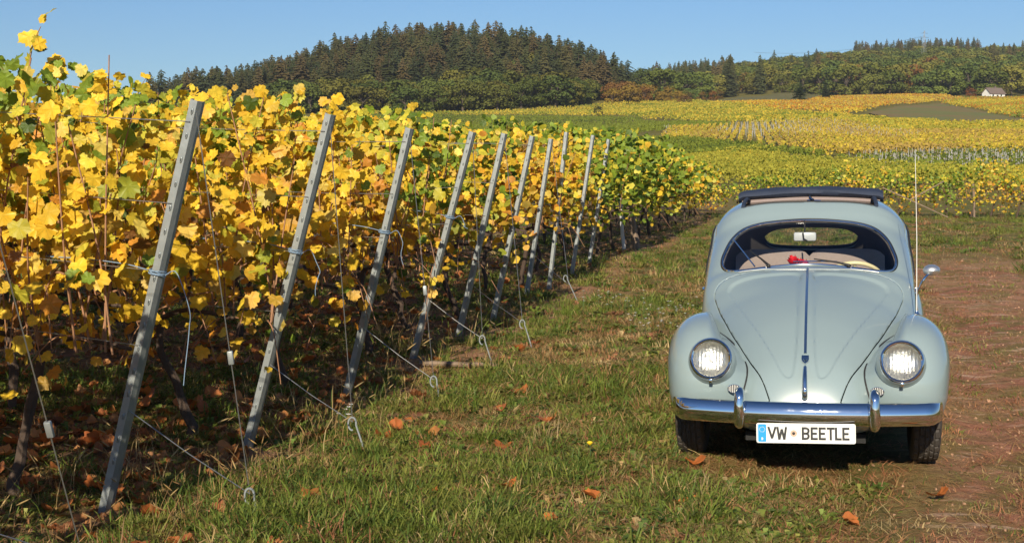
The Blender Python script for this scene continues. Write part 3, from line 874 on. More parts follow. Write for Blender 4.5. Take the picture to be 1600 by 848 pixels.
# side mirror and aerial
mb = MB(); pts = catmull([(.605, .60, .80), (.625, .57, .87), (.655, .57, .935), (.690, .60, .968)], 6); mb.tube(pts, .007, 8)
sm = mb.build('side_mirror', chrome, car)
Mh = Matrix.Translation((.702, .625, .982)) @ Matrix.Rotation(R(8), 4, 'Z')
mb = MB(); mb.lathe([(.0005, -.05), (.018, -.044), (.032, -.030), (.040, -.008), (.041, .008), (.036, .014), (.0005, .014)], 26, M=Mh @ Matrix.Rotation(R(-90), 4, 'X') @ Matrix.Diagonal((1.18, .80, 1, 1)))
mb.build('mirror_head', MAT['satin_chrome'], sm)
mb = MB(); mb.lathe([(.022, 0), (.020, .010), (.012, .018), (.009, .03), (.0005, .034)], 16, M=axis_matrix((.590, .16, .765), (0, 0, 1)))
an = mb.build('aerial', chrome, car)
mb = MB(); mb.tube([(.590, .16, .79), (.588, .16, 1.2), (.576, .16, 1.68)], [.0026, .0020, .0012], 6); mb.build('rod', MAT['enamel_glint_white'], an)
# roses on the dashboard (a thing of their own: they lie there)
ros = empty('rose_posy'); tag(ros, 'red roses lying on the dashboard behind the windscreen of the car', 'roses')
mcar = Matrix.LocRotScale(Vector(CAR_O), Matrix.Rotation(CAR_YAW, 3, 'Z') @ Matrix.Rotation(R(-1), 3, 'Y'), None)
ros.location = mcar @ Vector((-.06, .63, .968)); ros.rotation_euler = (0, 0, CAR_YAW)
rr2 = random.Random(3)
for (x, y, z, s) in ((-.030, 0, .072, .044), (.038, -.01, .054, .036), (.005, .035, .058, .036)):
    mb = MB()
    for k in range(9):
        a0 = k * 2.4; rr_ = s * (.35 + .65 * k / 9); up = s * (.9 - .55 * k / 9)
        P = np.zeros((5, 5, 3))
        for i, u_ in enumerate(np.linspace(-.75, .75, 5)):
            for j, v_ in enumerate(np.linspace(0, 1, 5)):
                rad = rr_ * (.25 + .75 * math.sin(v_ * 1.5)) * (1 + .12 * rr2.uniform(-1, 1))
                P[i, j] = (x + rad * math.cos(a0 + u_), y + rad * math.sin(a0 + u_), z - s * .6 + up * 1.5 * v_)
        mb.grid(P)
    mb.build('bloom', MAT['rose_red'], ros)
mb = MB(); mb.tube([(-.028, 0, .03), (-.05, .02, .01), (-.12, .04, .006)], .003, 5); mb.tube([(.032, -.01, .02), (.0, .02, .008), (-.11, .05, .006)], .003, 5); mb.build('stem', MAT['stem_green'], ros)
# ------------------------------------------------------------------ shared foliage tools
def foliage_mat(name, attr=None, hue=0.0, trans=0.35, rough=0.55, var=0.35, scale=0.8, spec=0.3):
    """leaf material: tint from an instance / object property 'tint' or a mesh colour attribute"""
    t = NT(name); v = t.obj()
    a = t.n('ShaderNodeAttribute')
    if attr: a.attribute_type = 'GEOMETRY'; a.attribute_name = attr
    else: a.attribute_type = 'INSTANCER'; a.attribute_name = 'tint'
    f = t.noise(v, scale, 3)
    c = t.mix(t.maprange(f, .3, .7), (1 - var, 1 - var, 1 - var), (1 + var, 1 + var, 1 + var * .8))
    c = t.mix(1.0, a.outputs['Color'], c, 'MULTIPLY')
    p = t.pr(c, rough, 0.0, None, Specular_IOR_Level=spec)
    tr = t.n('ShaderNodeBsdfTranslucent'); t.l(c, tr.inputs['Color'])
    mx = t.n('ShaderNodeMixShader'); mx.inputs[0].default_value = trans
    t.l(p.outputs[0], mx.inputs[1]); t.l(tr.outputs[0], mx.inputs[2])
    MAT[name] = t.done(mx)
    return MAT[name]

def set_color(me, cols, name='tint', domain='POINT'):
    a = me.color_attributes.new(name, 'FLOAT_COLOR', domain)
    c = np.ones((len(cols), 4), np.float32); c[:, :3] = cols
    a.data.foreach_set('color', c.ravel())

def quads_mesh(cen, nrm, up, w, h, bend=0.0):
    """n leaf quads; each is 4 verts in the plane of (side, up)"""
    n = len(cen)
    nrm = nrm / (np.linalg.norm(nrm, axis=1)[:, None] + 1e-9)
    up = up - nrm * (up * nrm).sum(1)[:, None]; up /= np.linalg.norm(up, axis=1)[:, None] + 1e-9
    sd = np.cross(up, nrm)
    w = np.broadcast_to(np.asarray(w, float), (n,))[:, None]; h = np.broadcast_to(np.asarray(h, float), (n,))[:, None]
    V = np.stack([cen - up * h * .5, cen + sd * w * .5 + nrm * bend * w, cen + up * h * .5, cen - sd * w * .5 + nrm * bend * w], 1)
    F = np.arange(4 * n, dtype=np.int32).reshape(n, 4)
    return V.reshape(-1, 3), F

def rand_unit(n, r=None):
    r = rng if r is None else r
    v = r.normal(size=(n, 3)); return v / np.linalg.norm(v, axis=1)[:, None]

def gn_scatter(name, pts, protos, scale, rot, tint, idx, label=None, kind='stuff'):
    """ONE object whose points carry copies of a few small meshes"""
    me = bpy.data.meshes.new(name); pts = np.asarray(pts, np.float32)
    me.vertices.add(len(pts)); me.vertices.foreach_set('co', pts.ravel())
    n = len(pts)
    def attr(nm, typ, arr, key):
        a = me.attributes.new(nm, typ, 'POINT'); a.data.foreach_set(key, np.ascontiguousarray(arr).ravel())
    attr('scl', 'FLOAT_VECTOR', np.asarray(scale, np.float32), 'vector')
    attr('rotv', 'FLOAT_VECTOR', np.asarray(rot, np.float32), 'vector')
    c4 = np.ones((n, 4), np.float32); c4[:, :3] = tint
    attr('tint', 'FLOAT_COLOR', c4, 'color')
    attr('pick', 'INT', np.asarray(idx, np.int32), 'value')
    o = link(name, me); o['kind'] = kind
    if label: o['label'] = label
    coll = bpy.data.collections.new(name + '_kinds')
    for k, (m_) in enumerate(protos):
        po = bpy.data.objects.new('%s_kind_%02d' % (name, k), m_); coll.objects.link(po)
    ng = bpy.data.node_groups.new(name, 'GeometryNodeTree')
    ng.interface.new_socket('Geometry', in_out='INPUT', socket_type='NodeSocketGeometry')
    ng.interface.new_socket('Geometry', in_out='OUTPUT', socket_type='NodeSocketGeometry')
    N = ng.nodes.new; L = ng.links.new
    gi = N('NodeGroupInput'); go = N('NodeGroupOutput'); ip = N('GeometryNodeInstanceOnPoints'); ci = N('GeometryNodeCollectionInfo')
    ci.inputs['Collection'].default_value = coll; ci.inputs['Separate Children'].default_value = True; ci.inputs['Reset Children'].default_value = True
    ip.inputs['Pick Instance'].default_value = True
    def na(nm, typ):
        a = N('GeometryNodeInputNamedAttribute'); a.data_type = typ; a.inputs['Name'].default_value = nm; return a.outputs[0]
    L(gi.outputs[0], ip.inputs['Points']); L(ci.outputs[0], ip.inputs['Instance'])
    L(na('pick', 'INT'), ip.inputs['Instance Index'])
    e2r = N('FunctionNodeEulerToRotation'); L(na('rotv', 'FLOAT_VECTOR'), e2r.inputs[0]); L(e2r.outputs[0], ip.inputs['Rotation'])
    L(na('scl', 'FLOAT_VECTOR'), ip.inputs['Scale'])
    L(ip.outputs[0], go.inputs[0])
    md = o.modifiers.new('scatter', 'NODES'); md.node_group = ng
    return o

# ------------------------------------------------------------------ ground sheet
def ground_material():
    t = NT('ground_soil'); p = t.pos()
    sx = t.n('ShaderNodeSeparateXYZ'); t.l(p, sx.inputs[0]); x, y = sx.outputs[0], sx.outputs[1]
    n1 = t.noise(p, .55, 5, .6); n2 = t.noise(p, 2.6, 5, .65); n3 = t.noise(p, 14.0, 5, .7); n4 = t.noise(p, 60.0, 4, .7)
    soil = t.ramp(n3, [(.25, (.24, .115, .065)), (.5, (.46, .220, .122)), (.72, (.58, .33, .20)), (.85, (.62, .44, .31))])
    soil = t.mix(t.maprange(n4, .35, .75), soil, t.mix(.5, soil, (.33, .21, .14)))
    straw = t.ramp(n3, [(.2, (.12, .070, .028)), (.5, (.29, .180, .072)), (.8, (.47, .33, .15))])
    green = t.ramp(n3, [(.2, (.040, .055, .012)), (.55, (.110, .130, .028)), (.85, (.20, .200, .060))])
    red = t.ramp(n3, [(.2, (.15, .045, .028)), (.6, (.33, .115, .070)), (.9, (.46, .21, .14))])
    # the track: bare reddish soil along x = 1.95 + .285 (y - 5.7)
    d = t.math('SUBTRACT', x, t.math('ADD', 1.95, t.math('MULTIPLY', t.math('SUBTRACT', y, 5.7), .285)))
    wob = t.math('MULTIPLY', t.math('SUBTRACT', n1, .5), 1.6)
    dd = t.math('ABSOLUTE', t.math('ADD', t.math('SUBTRACT', d, .85), wob))
    track = t.math('MULTIPLY', t.maprange(dd, 1.45, .55), t.maprange(y, 26.0, 19.0))
    # distance left of the row ends: vineyard floor
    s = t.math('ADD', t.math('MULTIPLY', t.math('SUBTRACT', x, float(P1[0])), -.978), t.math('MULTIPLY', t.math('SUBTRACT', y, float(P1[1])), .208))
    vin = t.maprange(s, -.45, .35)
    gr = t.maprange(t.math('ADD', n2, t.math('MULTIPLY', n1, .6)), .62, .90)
    grass = t.mix(gr, straw, green)
    grass = t.mix(t.maprange(t.noise(p, 1.1, 4), .60, .70), grass, red)
    c = t.mix(t.math('MULTIPLY', track, t.maprange(n2, .36, .60)), grass, t.mix(t.maprange(n1, .40, .62), soil, t.mix(.6, soil, red)))
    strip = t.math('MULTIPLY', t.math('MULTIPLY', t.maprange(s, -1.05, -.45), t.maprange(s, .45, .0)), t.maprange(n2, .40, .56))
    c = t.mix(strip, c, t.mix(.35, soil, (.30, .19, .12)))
    mpn = t.n('ShaderNodeMapping'); mpn.inputs['Scale'].default_value = (1.0, 3.2, 1.0); t.l(p, mpn.inputs['Vector'])
    streak = t.math('MULTIPLY', t.maprange(t.noise(mpn.outputs[0], 2.2, 4, .6), .56, .68), track)
    c = t.mix(t.math('MULTIPLY', streak, .75), c, (.62, .41, .28))
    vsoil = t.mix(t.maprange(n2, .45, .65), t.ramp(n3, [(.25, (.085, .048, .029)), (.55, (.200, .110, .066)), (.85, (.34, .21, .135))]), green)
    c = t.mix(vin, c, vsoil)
    farg = t.mix(t.noise(p, .05, 4), (.130, .130, .030), (.21, .165, .045))
    c = t.mix(t.maprange(y, 34.0, 60.0), c, farg)
    h = t.math('ADD', n3, t.math('MULTIPLY', n4, .5))
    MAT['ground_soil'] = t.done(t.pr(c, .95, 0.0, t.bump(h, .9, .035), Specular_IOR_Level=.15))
ground_material()

def build_ground():
    yy = [-130.0, -90., -60., -40., -27., -18., -14.]
    while yy[-1] < 4.5: yy.append(yy[-1] + .6)
    while yy[-1] < 2080:
        y = yy[-1]; yy.append(y + max(.10, .016 * y if y > 20 else .10 + .012 * (y - 4.5)))
    yy = np.array(yy); uu = np.linspace(-1, 1, 270)
    uu = np.sign(uu) * np.abs(uu) ** 1.35
    hw = np.where(yy > 0, 13 + .95 * yy, 13 - .75 * yy)
    Xg = uu[None, :] * hw[:, None] + np.clip(yy, 0, 30)[:, None] * .05; Yg = np.repeat(yy[:, None], len(uu), 1)
    Zg = height(Xg, Yg)
    V = np.stack([Xg, Yg, Zg], 2).reshape(-1, 3); nu = len(uu); nr = len(yy)
    i = np.arange(nr - 1)[:, None] * nu + np.arange(nu - 1)[None, :]
    F = np.stack([i, i + 1, i + nu + 1, i + nu], 2).reshape(-1, 4)
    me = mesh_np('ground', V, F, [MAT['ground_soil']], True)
    tag(link('ground', me), 'grassy autumn ground with a worn reddish track rising to wooded hills', kind='structure')
build_ground()

# ------------------------------------------------------------------ far fields
foliage_mat('field_leaf', 'tint', trans=.2, var=.16, scale=.5, rough=.8, spec=.05)
YEL, LIM, GRN, OCH, ORG, DGR, RUS = (.51, .375, .050), (.33, .305, .046), (.165, .195, .032), (.37, .255, .070), (.46, .205, .035), (.085, .115, .026), (.26, .105, .035)
def vine_field(name, label, poly, ang, spacing, step, k, size, hgt, palette, weights, seed, band=None):
    r = np.random.default_rng(seed); P = np.asarray(poly, float); c, s = math.cos(R(ang)), math.sin(R(ang))
    rot = np.array([[c, s], [-s, c]]); Q = P @ rot.T
    lo, hi = Q.min(0), Q.max(0)
    rows = np.arange(lo[1], hi[1], spacing); al = np.arange(lo[0], hi[0], step)
    A, B = np.meshgrid(al, rows); A = A.ravel() + r.uniform(-.3, .3, A.size) * step; rowid = np.repeat(np.arange(len(rows)), len(al)); B = B.ravel()
    w = np.stack([A, B], 1) @ rot
    wx = w[:, 0] + (fbm(w[:, 1] * .06, w[:, 0] * .06, seed + 3, 2) - .5) * 7; wy = w[:, 1] + (fbm(w[:, 0] * .06, w[:, 1] * .06, seed + 4, 2) - .5) * 9
    m = in_poly(wx, wy, P)
    w = w[m]; rowid = rowid[m]; n = len(w)
    gap = vnoise(w[:, 0] * .35, w[:, 1] * .35, seed) > .10
    w = w[gap]; rowid = rowid[gap]; n = len(w)
    w = np.repeat(w, k, 0); rowid = np.repeat(rowid, k)
    N = len(w)
    cen = np.c_[w + r.normal(0, size * .35, (N, 2)), np.zeros(N)]
    hh = r.uniform(.25, 1, N) ** .7 * hgt
    cen[:, 2] = height(cen[:, 0], cen[:, 1], False) + hh
    nrm = rand_unit(N, r) + np.array([-.2, -.9, .55])
    up = rand_unit(N, r) + np.array([0, 0, .4])
    sz = size * r.uniform(.6, 1.35, N)
    V, Fc = quads_mesh(cen, nrm, up, sz, sz * 1.1, .15)
    pal = np.array(palette); wt = np.array(weights, float); wt /= wt.sum()
    tone = fbm(w[:, 0] * .03, w[:, 1] * .018, seed + 9, 3) * .9 + fbm(rowid * .37, rowid * .0 + w[:, 0] * .01, seed + 12, 2) * .5 - .2
    q = np.clip(tone + r.normal(0, .11, N), 0, .999); edges = np.cumsum(wt)
    ci = np.searchsorted(edges, np.clip((q - .15) / .7, 0, .999)); col = pal[np.clip(ci, 0, len(pal) - 1)] * r.uniform(.87, 1.12, (N, 1))
    me = mesh_np(name, V, Fc, [MAT['field_leaf']], False)
    set_color(me, np.repeat(col, 4, 0))
    return tag(link(name, me), label, kind='stuff')

vine_field('vineyard_field', 'yellow green vines of the nearest sloping field behind the car', [(4, 62), (9, 66), (12.3, 99.3), (20.7, 121.2), (23.5, 95), (24, 80), (30, 70), (26, 56), (14, 55)], 62, 1.5, .30, 12, 0.125, 1.05, [GRN, LIM, LIM, YEL], [1.5, 3.5, 2.5, 2], 11)
vine_field('vineyard_field', 'green strip of vines below the ochre field', [(6, 100), (11.3, 99.4), (20.7, 121.2), (23.7, 99.7), (26.5, 123.9), (26, 172), (22.0, 193.2), (12, 190), (3, 140)], 70, 1.8, .55, 9, 0.22, 1.2, [DGR, GRN, LIM], [1, 4, 1.4], 12)
vine_field('vineyard_field', 'ochre staked vineyard in the middle of the slope', [(22.4, 192.5), (32.3, 278.1), (49.7, 276.4), (72.2, 311.2), (65.1, 229.0), (100, 225), (100, 170), (84, 138), (49.1, 129.3), (36.5, 124.2), (28.0, 111.2), (26.5, 123.9)], 80, 1.15, .7, 5, .26, 1.3, [OCH, YEL, LIM, OCH], [3, 2, 1, 2], 13)
vine_field('vineyard_field', 'grey green young vines with pale stakes at the right', [(23.7, 99.7), (30.4, 116.4), (41.4, 128.5), (60, 136), (80, 136), (70, 100), (46, 76), (27.8, 70.1), (21.6, 73.9)], 82, 2.0, .6, 4, 0.18, 1.0, [GRN, DGR, LIM], [3, 2, 1], 14)
vine_field('vineyard_field', 'yellow and olive banded vineyard below the wooded hill', [(-70, 572), (-60, 586), (-20, 590), (31, 650), (66.0, 712.0), (100.6, 715.2), (88.2, 466.2), (91.6, 379.5), (72.2, 311.2), (51.3, 285.1), (53.7, 404.8), (38.8, 546.5)], 12, 3.2, 1.6, 6, 0.58, 1.9, [GRN, LIM, YEL, LIM, GRN], [2, 3, 2.5, 3, 1], 15)
vine_field('vineyard_field', 'flat green field strip above the leaning posts', [(-60, 470), (-60, 560), (17.9, 541), (38.1, 536.7), (52.6, 396.7), (48.1, 290.1), (31.6, 271.9), (10, 260), (-40, 300)], 12, 2.6, 1.4, 6, 0.44, .9, [DGR, GRN, GRN], [1, 3, 2], 16)
vine_field('vineyard_field', 'bright yellow field crossing the slope at the right', [(87.1, 466.2), (103.0, 424.4), (105.8, 385.4), (92.4, 286.9), (170, 300), (165, 245), (110, 160), (60.3, 157.2), (62.3, 193.1), (66.1, 232.5), (76.0, 321.0)], 24, 2.4, 1.05, 6, 0.43, 1.15, [LIM, YEL, LIM, YEL, GRN], [3, 2.5, 3, 2, 2], 17)
vine_field('vineyard_field', 'golden field at the top of the slope under the wood', [(151.7, 680), (170.4, 752), (229.0, 800), (252.4, 790), (225.8, 682.2), (204.8, 648.5), (166.9, 590), (120.7, 463.7), (106.9, 430.0), (89.4, 477), (98.7, 680), (122.2, 606)], 5, 3.4, 1.7, 6, 0.63, 1.9, [YEL, ORG, OCH, YEL], [4, 2, 2, 2], 18)
vine_field('vineyard_field', 'orange green field between the fallow plot and the white house', [(206.0, 645.4), (234.7, 700), (258, 740), (450, 740), (300, 375), (140, 330), (138, 360), (165.3, 474.0), (200, 632)], 58, 3.0, 1.5, 6, 0.55, 1.8, [YEL, LIM, ORG, OCH, GRN], [3, 3, 2, 1, 1], 19)

def sheet_field(name, label, poly, matname, lift=.35, n=46):
    P = np.asarray(poly, float); lo, hi = P.min(0), P.max(0)
    gx, gy = np.meshgrid(np.linspace(lo[0], hi[0], n), np.linspace(lo[1], hi[1], n))
    V = np.stack([gx, gy, height(gx, gy, False) + lift], 2).reshape(-1, 3)
    Fq = [(i * n + j, i * n + j + 1, (i + 1) * n + j + 1, (i + 1) * n + j) for i in range(n - 1) for j in range(n - 1)]
    f = sdist(V[:, 0], V[:, 1], P) + (fbm(V[:, 0] * .15, V[:, 1] * .15, 8, 2) - .5) * 3
    v, fc = clip(V, Fq, f)
    me = mesh_np(name, v, fc, [MAT[matname]], True)
    return tag(link(name, me), label, kind='structure')
t = NT('fallow_earth'); p = t.pos()
c = t.ramp(t.math('ADD', t.math('MULTIPLY', t.noise(p, .035, 4), .75), t.math('MULTIPLY', t.noise(p, .6, 4), .3)), [(.36, (.21, .125, .070)), (.50, (.225, .165, .072)), (.62, (.165, .180, .060)), (.75, (.195, .195, .072))])
MAT['fallow_earth'] = t.done(t.pr(c, .95, 0, None, Specular_IOR_Level=.1))
t = NT('meadow_grass'); p = t.pos()
c = t.mix(t.noise(p, .05, 4), (.120, .125, .045), (.19, .16, .075))
MAT['meadow_grass'] = t.done(t.pr(c, .95, 0, None, Specular_IOR_Level=.1))
# ------------------------------------------------------------------ woods on the hills
def sheet_fields():
    sheet_field('field', 'brown green fallow plot wedged between the yellow fields', [(117.7, 448.2), (153.8, 541.9), (200, 632), (165, 474), (138, 360), (108.6, 286.8), (101.7, 272), (101.9, 307.5), (109.4, 385.3)], 'fallow_earth')
    sheet_field('meadow', 'pale green meadow in front of the dark wood', [(98, 690), (129.8, 790), (177.1, 905), (200, 870), (160, 690), (122.2, 610)], 'meadow_grass')
sheet_fields()
foliage_mat('needles', None, trans=.08, var=.35, scale=.35, rough=.7, spec=.15)
foliage_mat('tree_leaf', None, trans=.18, var=.32, scale=.30, rough=.65, spec=.15)
simple('bark', (.10, .075, .055), .9, var=.3, scale=4.0)
simple('pale_stake', (.36, .35, .33), .7, var=.2, scale=2.0)

def spruce_mesh(seed):
    r = np.random.default_rng(seed); V = []; F = []; MI = []; n = 0
    H = 1.0
    seg = 5
    for k, (z, rad) in enumerate(((0, .016), (.5, .010), (.98, .002))):
        a = np.linspace(0, 2 * np.pi, seg, endpoint=False); V += [(rad * math.cos(q), rad * math.sin(q), z) for q in a]
    for k in range(2):
        for j in range(seg): F.append((k * seg + j, k * seg + (j + 1) % seg, (k + 1) * seg + (j + 1) % seg, (k + 1) * seg + j)); MI.append(1)
    n = len(V)
    lev = 19
    for L in range(lev):
        z = .10 + .88 * (L / (lev - 1)) ** .92
        R_ = .215 * (1 - z) ** .62 + .010
        if z < .22: R_ *= .75
        nb = 9 if L < 12 else 6
        a0 = r.uniform(0, 6.28)
        for b in range(nb):
            a = a0 + b * 2 * np.pi / nb + r.normal(0, .18); ln = R_ * r.uniform(.50, 1.30)
            if r.uniform() < .10: continue
            d = np.array([math.cos(a), math.sin(a), 0]); sd = np.array([-d[1], d[0], 0])
            droop = -.30 * ln - .10 * ln * r.uniform(); z0 = z + r.normal(0, .008)
            root = np.array([0, 0, z0 + .02]); mid = d * ln * .55 + [0, 0, z0 + .25 * droop]; tip = d * ln + [0, 0, z0 + droop]
            wv = ln * .30
            pts = [root, mid + sd * wv + [0, 0, -.014], tip + [0, 0, r.uniform(-.0, .014)], mid - sd * wv + [0, 0, -.014], mid + [0, 0, .012]]
            V += [tuple(p) for p in pts]
            F += [(n, n + 1, n + 4), (n + 1, n + 2, n + 4), (n + 2, n + 3, n + 4), (n + 3, n, n + 4)]; MI += [0] * 4; n += 5
            for q in range(2):      # hanging side twigs
                tq = r.uniform(.4, .95); c_ = root + (tip - root) * tq + sd * ln * r.uniform(-.28, .28)
                V += [tuple(c_), tuple(c_ + d * ln * .22 + sd * ln * .12 + [0, 0, -.020]), tuple(c_ + d * ln * .10 + [0, 0, -.045])]
                F.append((n, n + 1, n + 2)); MI.append(0); n += 3
    V.append((.004, 0, .97)); V.append((-.004, .003, .97)); V.append((0, 0, 1.03)); F.append((n, n + 1, n + 2)); MI.append(0)
    return mesh_np('spruce_tree', V, F, [MAT['needles'], MAT['bark']], False, None, MI)

def broadleaf_mesh(seed, nclump=900, lobes=9, low=.10, squash=1.0):
    r = np.random.default_rng(seed)
    mb = MB(); mb.tube([(0, 0, 0), (.01, 0, .2), (0, .01, .42)], [.028, .022, .016], 6)
    C = []
    for k in range(lobes):
        a = 2.4 * k + r.normal(0, .3); rr_ = .27 * math.sqrt((k + .4) / lobes)
        z = .44 + .34 * (1 - (rr_ / .30) ** 2) * r.uniform(.6, 1.05)
        c = np.array([rr_ * math.cos(a), rr_ * math.sin(a), z]); C.append((c, r.uniform(.13, .20)))
        mb.tube([(0, 0, .30), c * [.5, .5, .85], c], [.012, .008, .004], 5)
    for k in range(7):
        a = k * .9 + r.uniform(0, .6); C.append((np.array([.24 * math.cos(a), .24 * math.sin(a), r.uniform(low, .36)]), r.uniform(.12, .17)))
    cen = []; nr = []
    for i in range(nclump):
        c, s = C[r.integers(len(C))]
        d = rand_unit(1, r)[0]
        if d[2] < -.35 and r.uniform() < .7: d[2] *= -1
        cen.append(c + d * s * r.uniform(.62, 1.12) * [1, 1, .85 * squash]); nr.append(d)
    cen = np.array(cen); nr = np.array(nr)
    sz = r.uniform(.034, .075, nclump)
    V, F = quads_mesh(cen, nr + rand_unit(nclump, r) * .35, rand_unit(nclump, r), sz, sz * 1.2, .25)
    base = np.concatenate(mb.v); V = np.concatenate([base, V]); fs = mb.f + [tuple(int(q) + len(base) for q in f) for f in F]
    return mesh_np('broadleaf_tree', V, fs, [MAT['tree_leaf'], MAT['bark']], False, None, [1] * len(mb.f) + [0] * len(F))

spruces = [spruce_mesh(100 + k) for k in range(5)]
leafs = [broadleaf_mesh(200 + k) for k in range(6)]
bushes = [broadleaf_mesh(300 + k, 560, 7, .02) for k in range(3)]

def spruce_tint(n, r):
    a = np.array([(.060, .068, .024), (.085, .078, .028), (.105, .078, .032), (.050, .062, .026)])
    return a[r.integers(len(a), size=n)] * r.uniform(.8, 1.25, (n, 1))
def leaf_tint(n, r, warm=.12):
    a = np.array([(.140, .170, .034), (.175, .185, .038), (.108, .145, .034), (.205, .190, .038)])
    c = a[r.integers(len(a), size=n)] * r.uniform(.8, 1.25, (n, 1))
    w = np.array([(.24, .12, .035), (.27, .17, .035), (.21, .14, .035), (.29, .19, .035)])
    m = r.uniform(size=n) < warm
    c[m] = w[r.integers(len(w), size=m.sum())]
    return c

def poisson(cands, dist, r):
    keep = []; grid = {}
    for p in cands:
        g = (int(p[0] // dist), int(p[1] // dist)); ok = True
        for i in (-1, 0, 1):
            for j in (-1, 0, 1):
                for q in grid.get((g[0] + i, g[1] + j), ()):
                    if (q[0] - p[0]) ** 2 + (q[1] - p[1]) ** 2 < dist * dist: ok = False; break
        if ok: keep.append(p); grid.setdefault(g, []).append(p)
    return np.array(keep)

def place_words(x, y, hill):
    if hill == 'dome':
        a = 'left shoulder' if x < -120 else ('left slope' if x < -75 else ('middle' if x < -10 else ('right slope' if x < 35 else 'right end')))
        return a, 'front' if y < 745 else ('upper part' if y < 790 else 'crest')
    u = x / y
    return ('left end' if u < .15 else ('left part' if u < .20 else ('middle' if u < .26 else ('right part' if u < .32 else 'far right')))), ('edge' if y < 880 else ('lower slope' if y < 1000 else 'upper slope'))
def tone_words(tn, kind):
    if kind == 'spruce_tree':
        return 'brownish' if tn[0] > 1.25 * tn[1] else ('olive' if tn[0] > tn[1] else ('deep green' if tn[1] < .062 else 'green'))
    if tn[0] > 1.6 * tn[1]: return 'rusty orange'
    if tn[0] > 1.35 * tn[1]: return 'tawny'
    return 'bright olive' if tn[0] + tn[1] > .37 else ('yellowish' if tn[0] > 1.02 * tn[1] else 'olive green')
def plant(meshes, xy, hts, tints, name, label, group, r, wide=1.0, hill='dome'):
    base = label
    for (x, y), h, tn in zip(xy, hts, tints):
        a, b = place_words(x, y, hill)
        label = '%s %s%s at the %s, %s of the %s' % ('tall ' if h > (20.5 if hill == 'dome' else 19) else '', tone_words(tn, name) + ' ', base, b, a, 'domed wood' if hill == 'dome' else 'right hill wood')
        o = link(name, meshes[int(r.integers(len(meshes)))], None, (float(x), float(y), hz(x, y) - .3), (0, 0, float(r.uniform(0, 6.28))))
        w_ = h * wide * float(r.uniform(.88, 1.15)); o.scale = (w_, w_, h)
        o['tint'] = [float(q) for q in tn]
        tag(o, label, 'tree', group)

def gn_trees(meshes, xy, hts, tints, name, label, r, wide=1.0):
    n = len(xy); w_ = hts * wide * r.uniform(.88, 1.15, n)
    pts = np.c_[xy, height(xy[:, 0], xy[:, 1], False) - .3]
    gn_scatter(name, pts, meshes, np.stack([w_, w_, hts], 1), np.c_[np.zeros((n, 2)), r.uniform(0, 6.28, n)], tints, r.integers(len(meshes), size=n), label)

